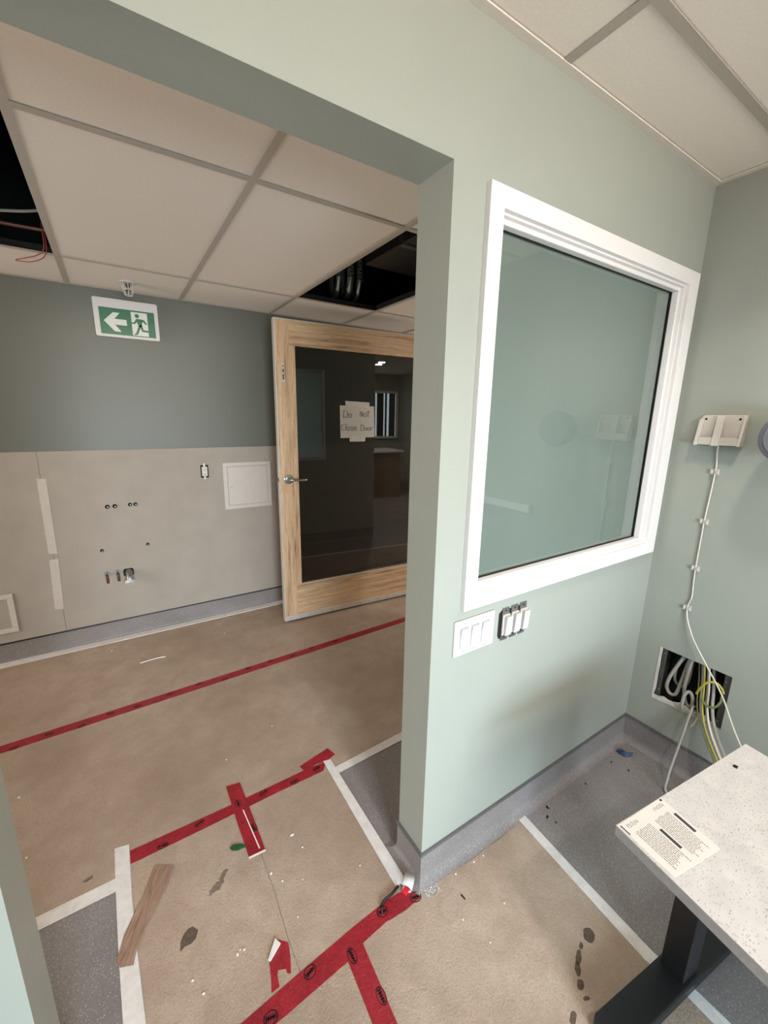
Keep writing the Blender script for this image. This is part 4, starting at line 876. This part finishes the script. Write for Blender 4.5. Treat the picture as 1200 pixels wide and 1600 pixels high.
MB().prism([fl(0.30, 0.09), fl(0.35, 0.09), fl(0.35, 1.18), fl(0.30, 1.18)], 0.57, 0.607).build('crossbar', M['black_metal'], dk, 0.003)
# instruction leaflet on the corner of the top
lf = empty('instruction_leaflet', (0.24, -0.57, ZD), 'printed white instruction sheet lying on the near desk corner', 'paper')
P00, P10, P11, P01 = Vector((0.164, -0.504)), Vector((0.329, -0.522)), Vector((0.303, -0.655)), Vector((0.150, -0.628))
def pq(a, b): q = P00 * (1 - a) * (1 - b) + P10 * a * (1 - b) + P11 * a * b + P01 * (1 - a) * b; return (q.x, q.y)
MB().prism([pq(0, 0), pq(1, 0), pq(1, 1), pq(0, 1)], ZD + 0.0001, ZD + 0.0006).build('sheet', M['paper'], lf)
def bars(lst): 
    m = MB()
    for a0, a1, b0, b1 in lst: m.prism([pq(a0, b0), pq(a1, b0), pq(a1, b1), pq(a0, b1)], ZD + 0.0006, ZD + 0.0008)
    return m
bars([(0.905, 0.955, 0.30, 0.66), (0.465, 0.515, 0.38, 0.74), (0.93, 0.975, 0.015, 0.05), (0.01, 0.03, 0.03, 0.22)]).build('printed_bars', M['ink'], lf)
random.seed(11); tx = []
for (a0, a1, b0, b1) in ((0.55, 0.88, 0.22, 0.95), (0.12, 0.44, 0.22, 0.95), (0.70, 0.90, 0.05, 0.14), (0.10, 0.32, 0.05, 0.14)):
    a = a0
    while a < a1:
        e0 = b0 + random.uniform(0, 0.03); e1 = b1 - random.uniform(0, 0.18) * (b1 - b0); b = e0
        while b < e1:
            w_ = random.uniform(0.02, 0.07); tx.append((a, a + 0.011, b, min(e1, b + w_))); b += w_ + 0.010
        a += 0.033
bars(tx).build('small_print', M['grey_ink'], lf)
tag(MB().prism([(0.603, -0.581), (0.611, -0.581), (0.613, -0.590), (0.604, -0.590)], ZD + 0.0001, ZD + 0.004).build('black_chip', M['black_plastic']), 'tiny black chip lying on the white desk top', 'debris')

# ================================================================== LIGHT FITTINGS AND THE NEXT ROOM (seen in reflections)
DLG = 'recessed ceiling downlights'
def downlight(x, y, z, lab):
    d = empty('downlight', (x, y, z), lab, 'light', DLG)
    MB().ring((x, y, z - 0.004), (0, 0, 1), 0.085, 0.060, 0.004, 32).build('rim', M['white_trim'], d)
    MB().cyl((x, y, z - 0.0010), (x, y, z - 0.0002), 0.060, n=32).build('diffuser', M['lamp'], d)
downlight(0.75, -0.50, HN + 0.004, 'recessed downlight in the near ceiling above the desk')
downlight(-0.55, -1.35, HN + 0.004, 'recessed downlight in the near ceiling behind the viewer')
downlight(2.72, -1.50, HN, 'front downlight in the next room, mirrored in the door glass')
downlight(2.80, -1.78, HN, 'rear downlight in the next room, mirrored in the door glass')
w2 = empty('window_2', (3.55, -3.3, 1.1), None, None, None, 'structure')
rect_frame(3.2, 3.97, 1.12, 2.12, 0.05, -3.3, -3.25).build('window_frame', M['white_trim'], w2, 0.002)
MB().box(3.25, 3.92, -3.299, -3.29, 1.17, 2.07).build('window_pane', M['sky_pane'], w2)
for x0, x1 in ((3.30, 3.42), (3.47, 3.62), (3.66, 3.70), (3.76, 3.90)):
    MB().box(x0, x1, -3.285, -3.262, 1.17, 2.07).build('blind_slat', M['black_plastic'], w2)
ct = empty('counter', (2.9, -2.6, 0), 'pale topped wooden counter in the next room, mirrored in the door glass', 'counter')
MB().box(1.75, 3.6, -3.0, -2.25, 0.90, 0.94).build('countertop', M['white_trim'], ct, 0.003)
MB().box(1.80, 3.55, -2.95, -2.30, 0.0, 0.90).build('cabinet_body', M['lam_wood'], ct)
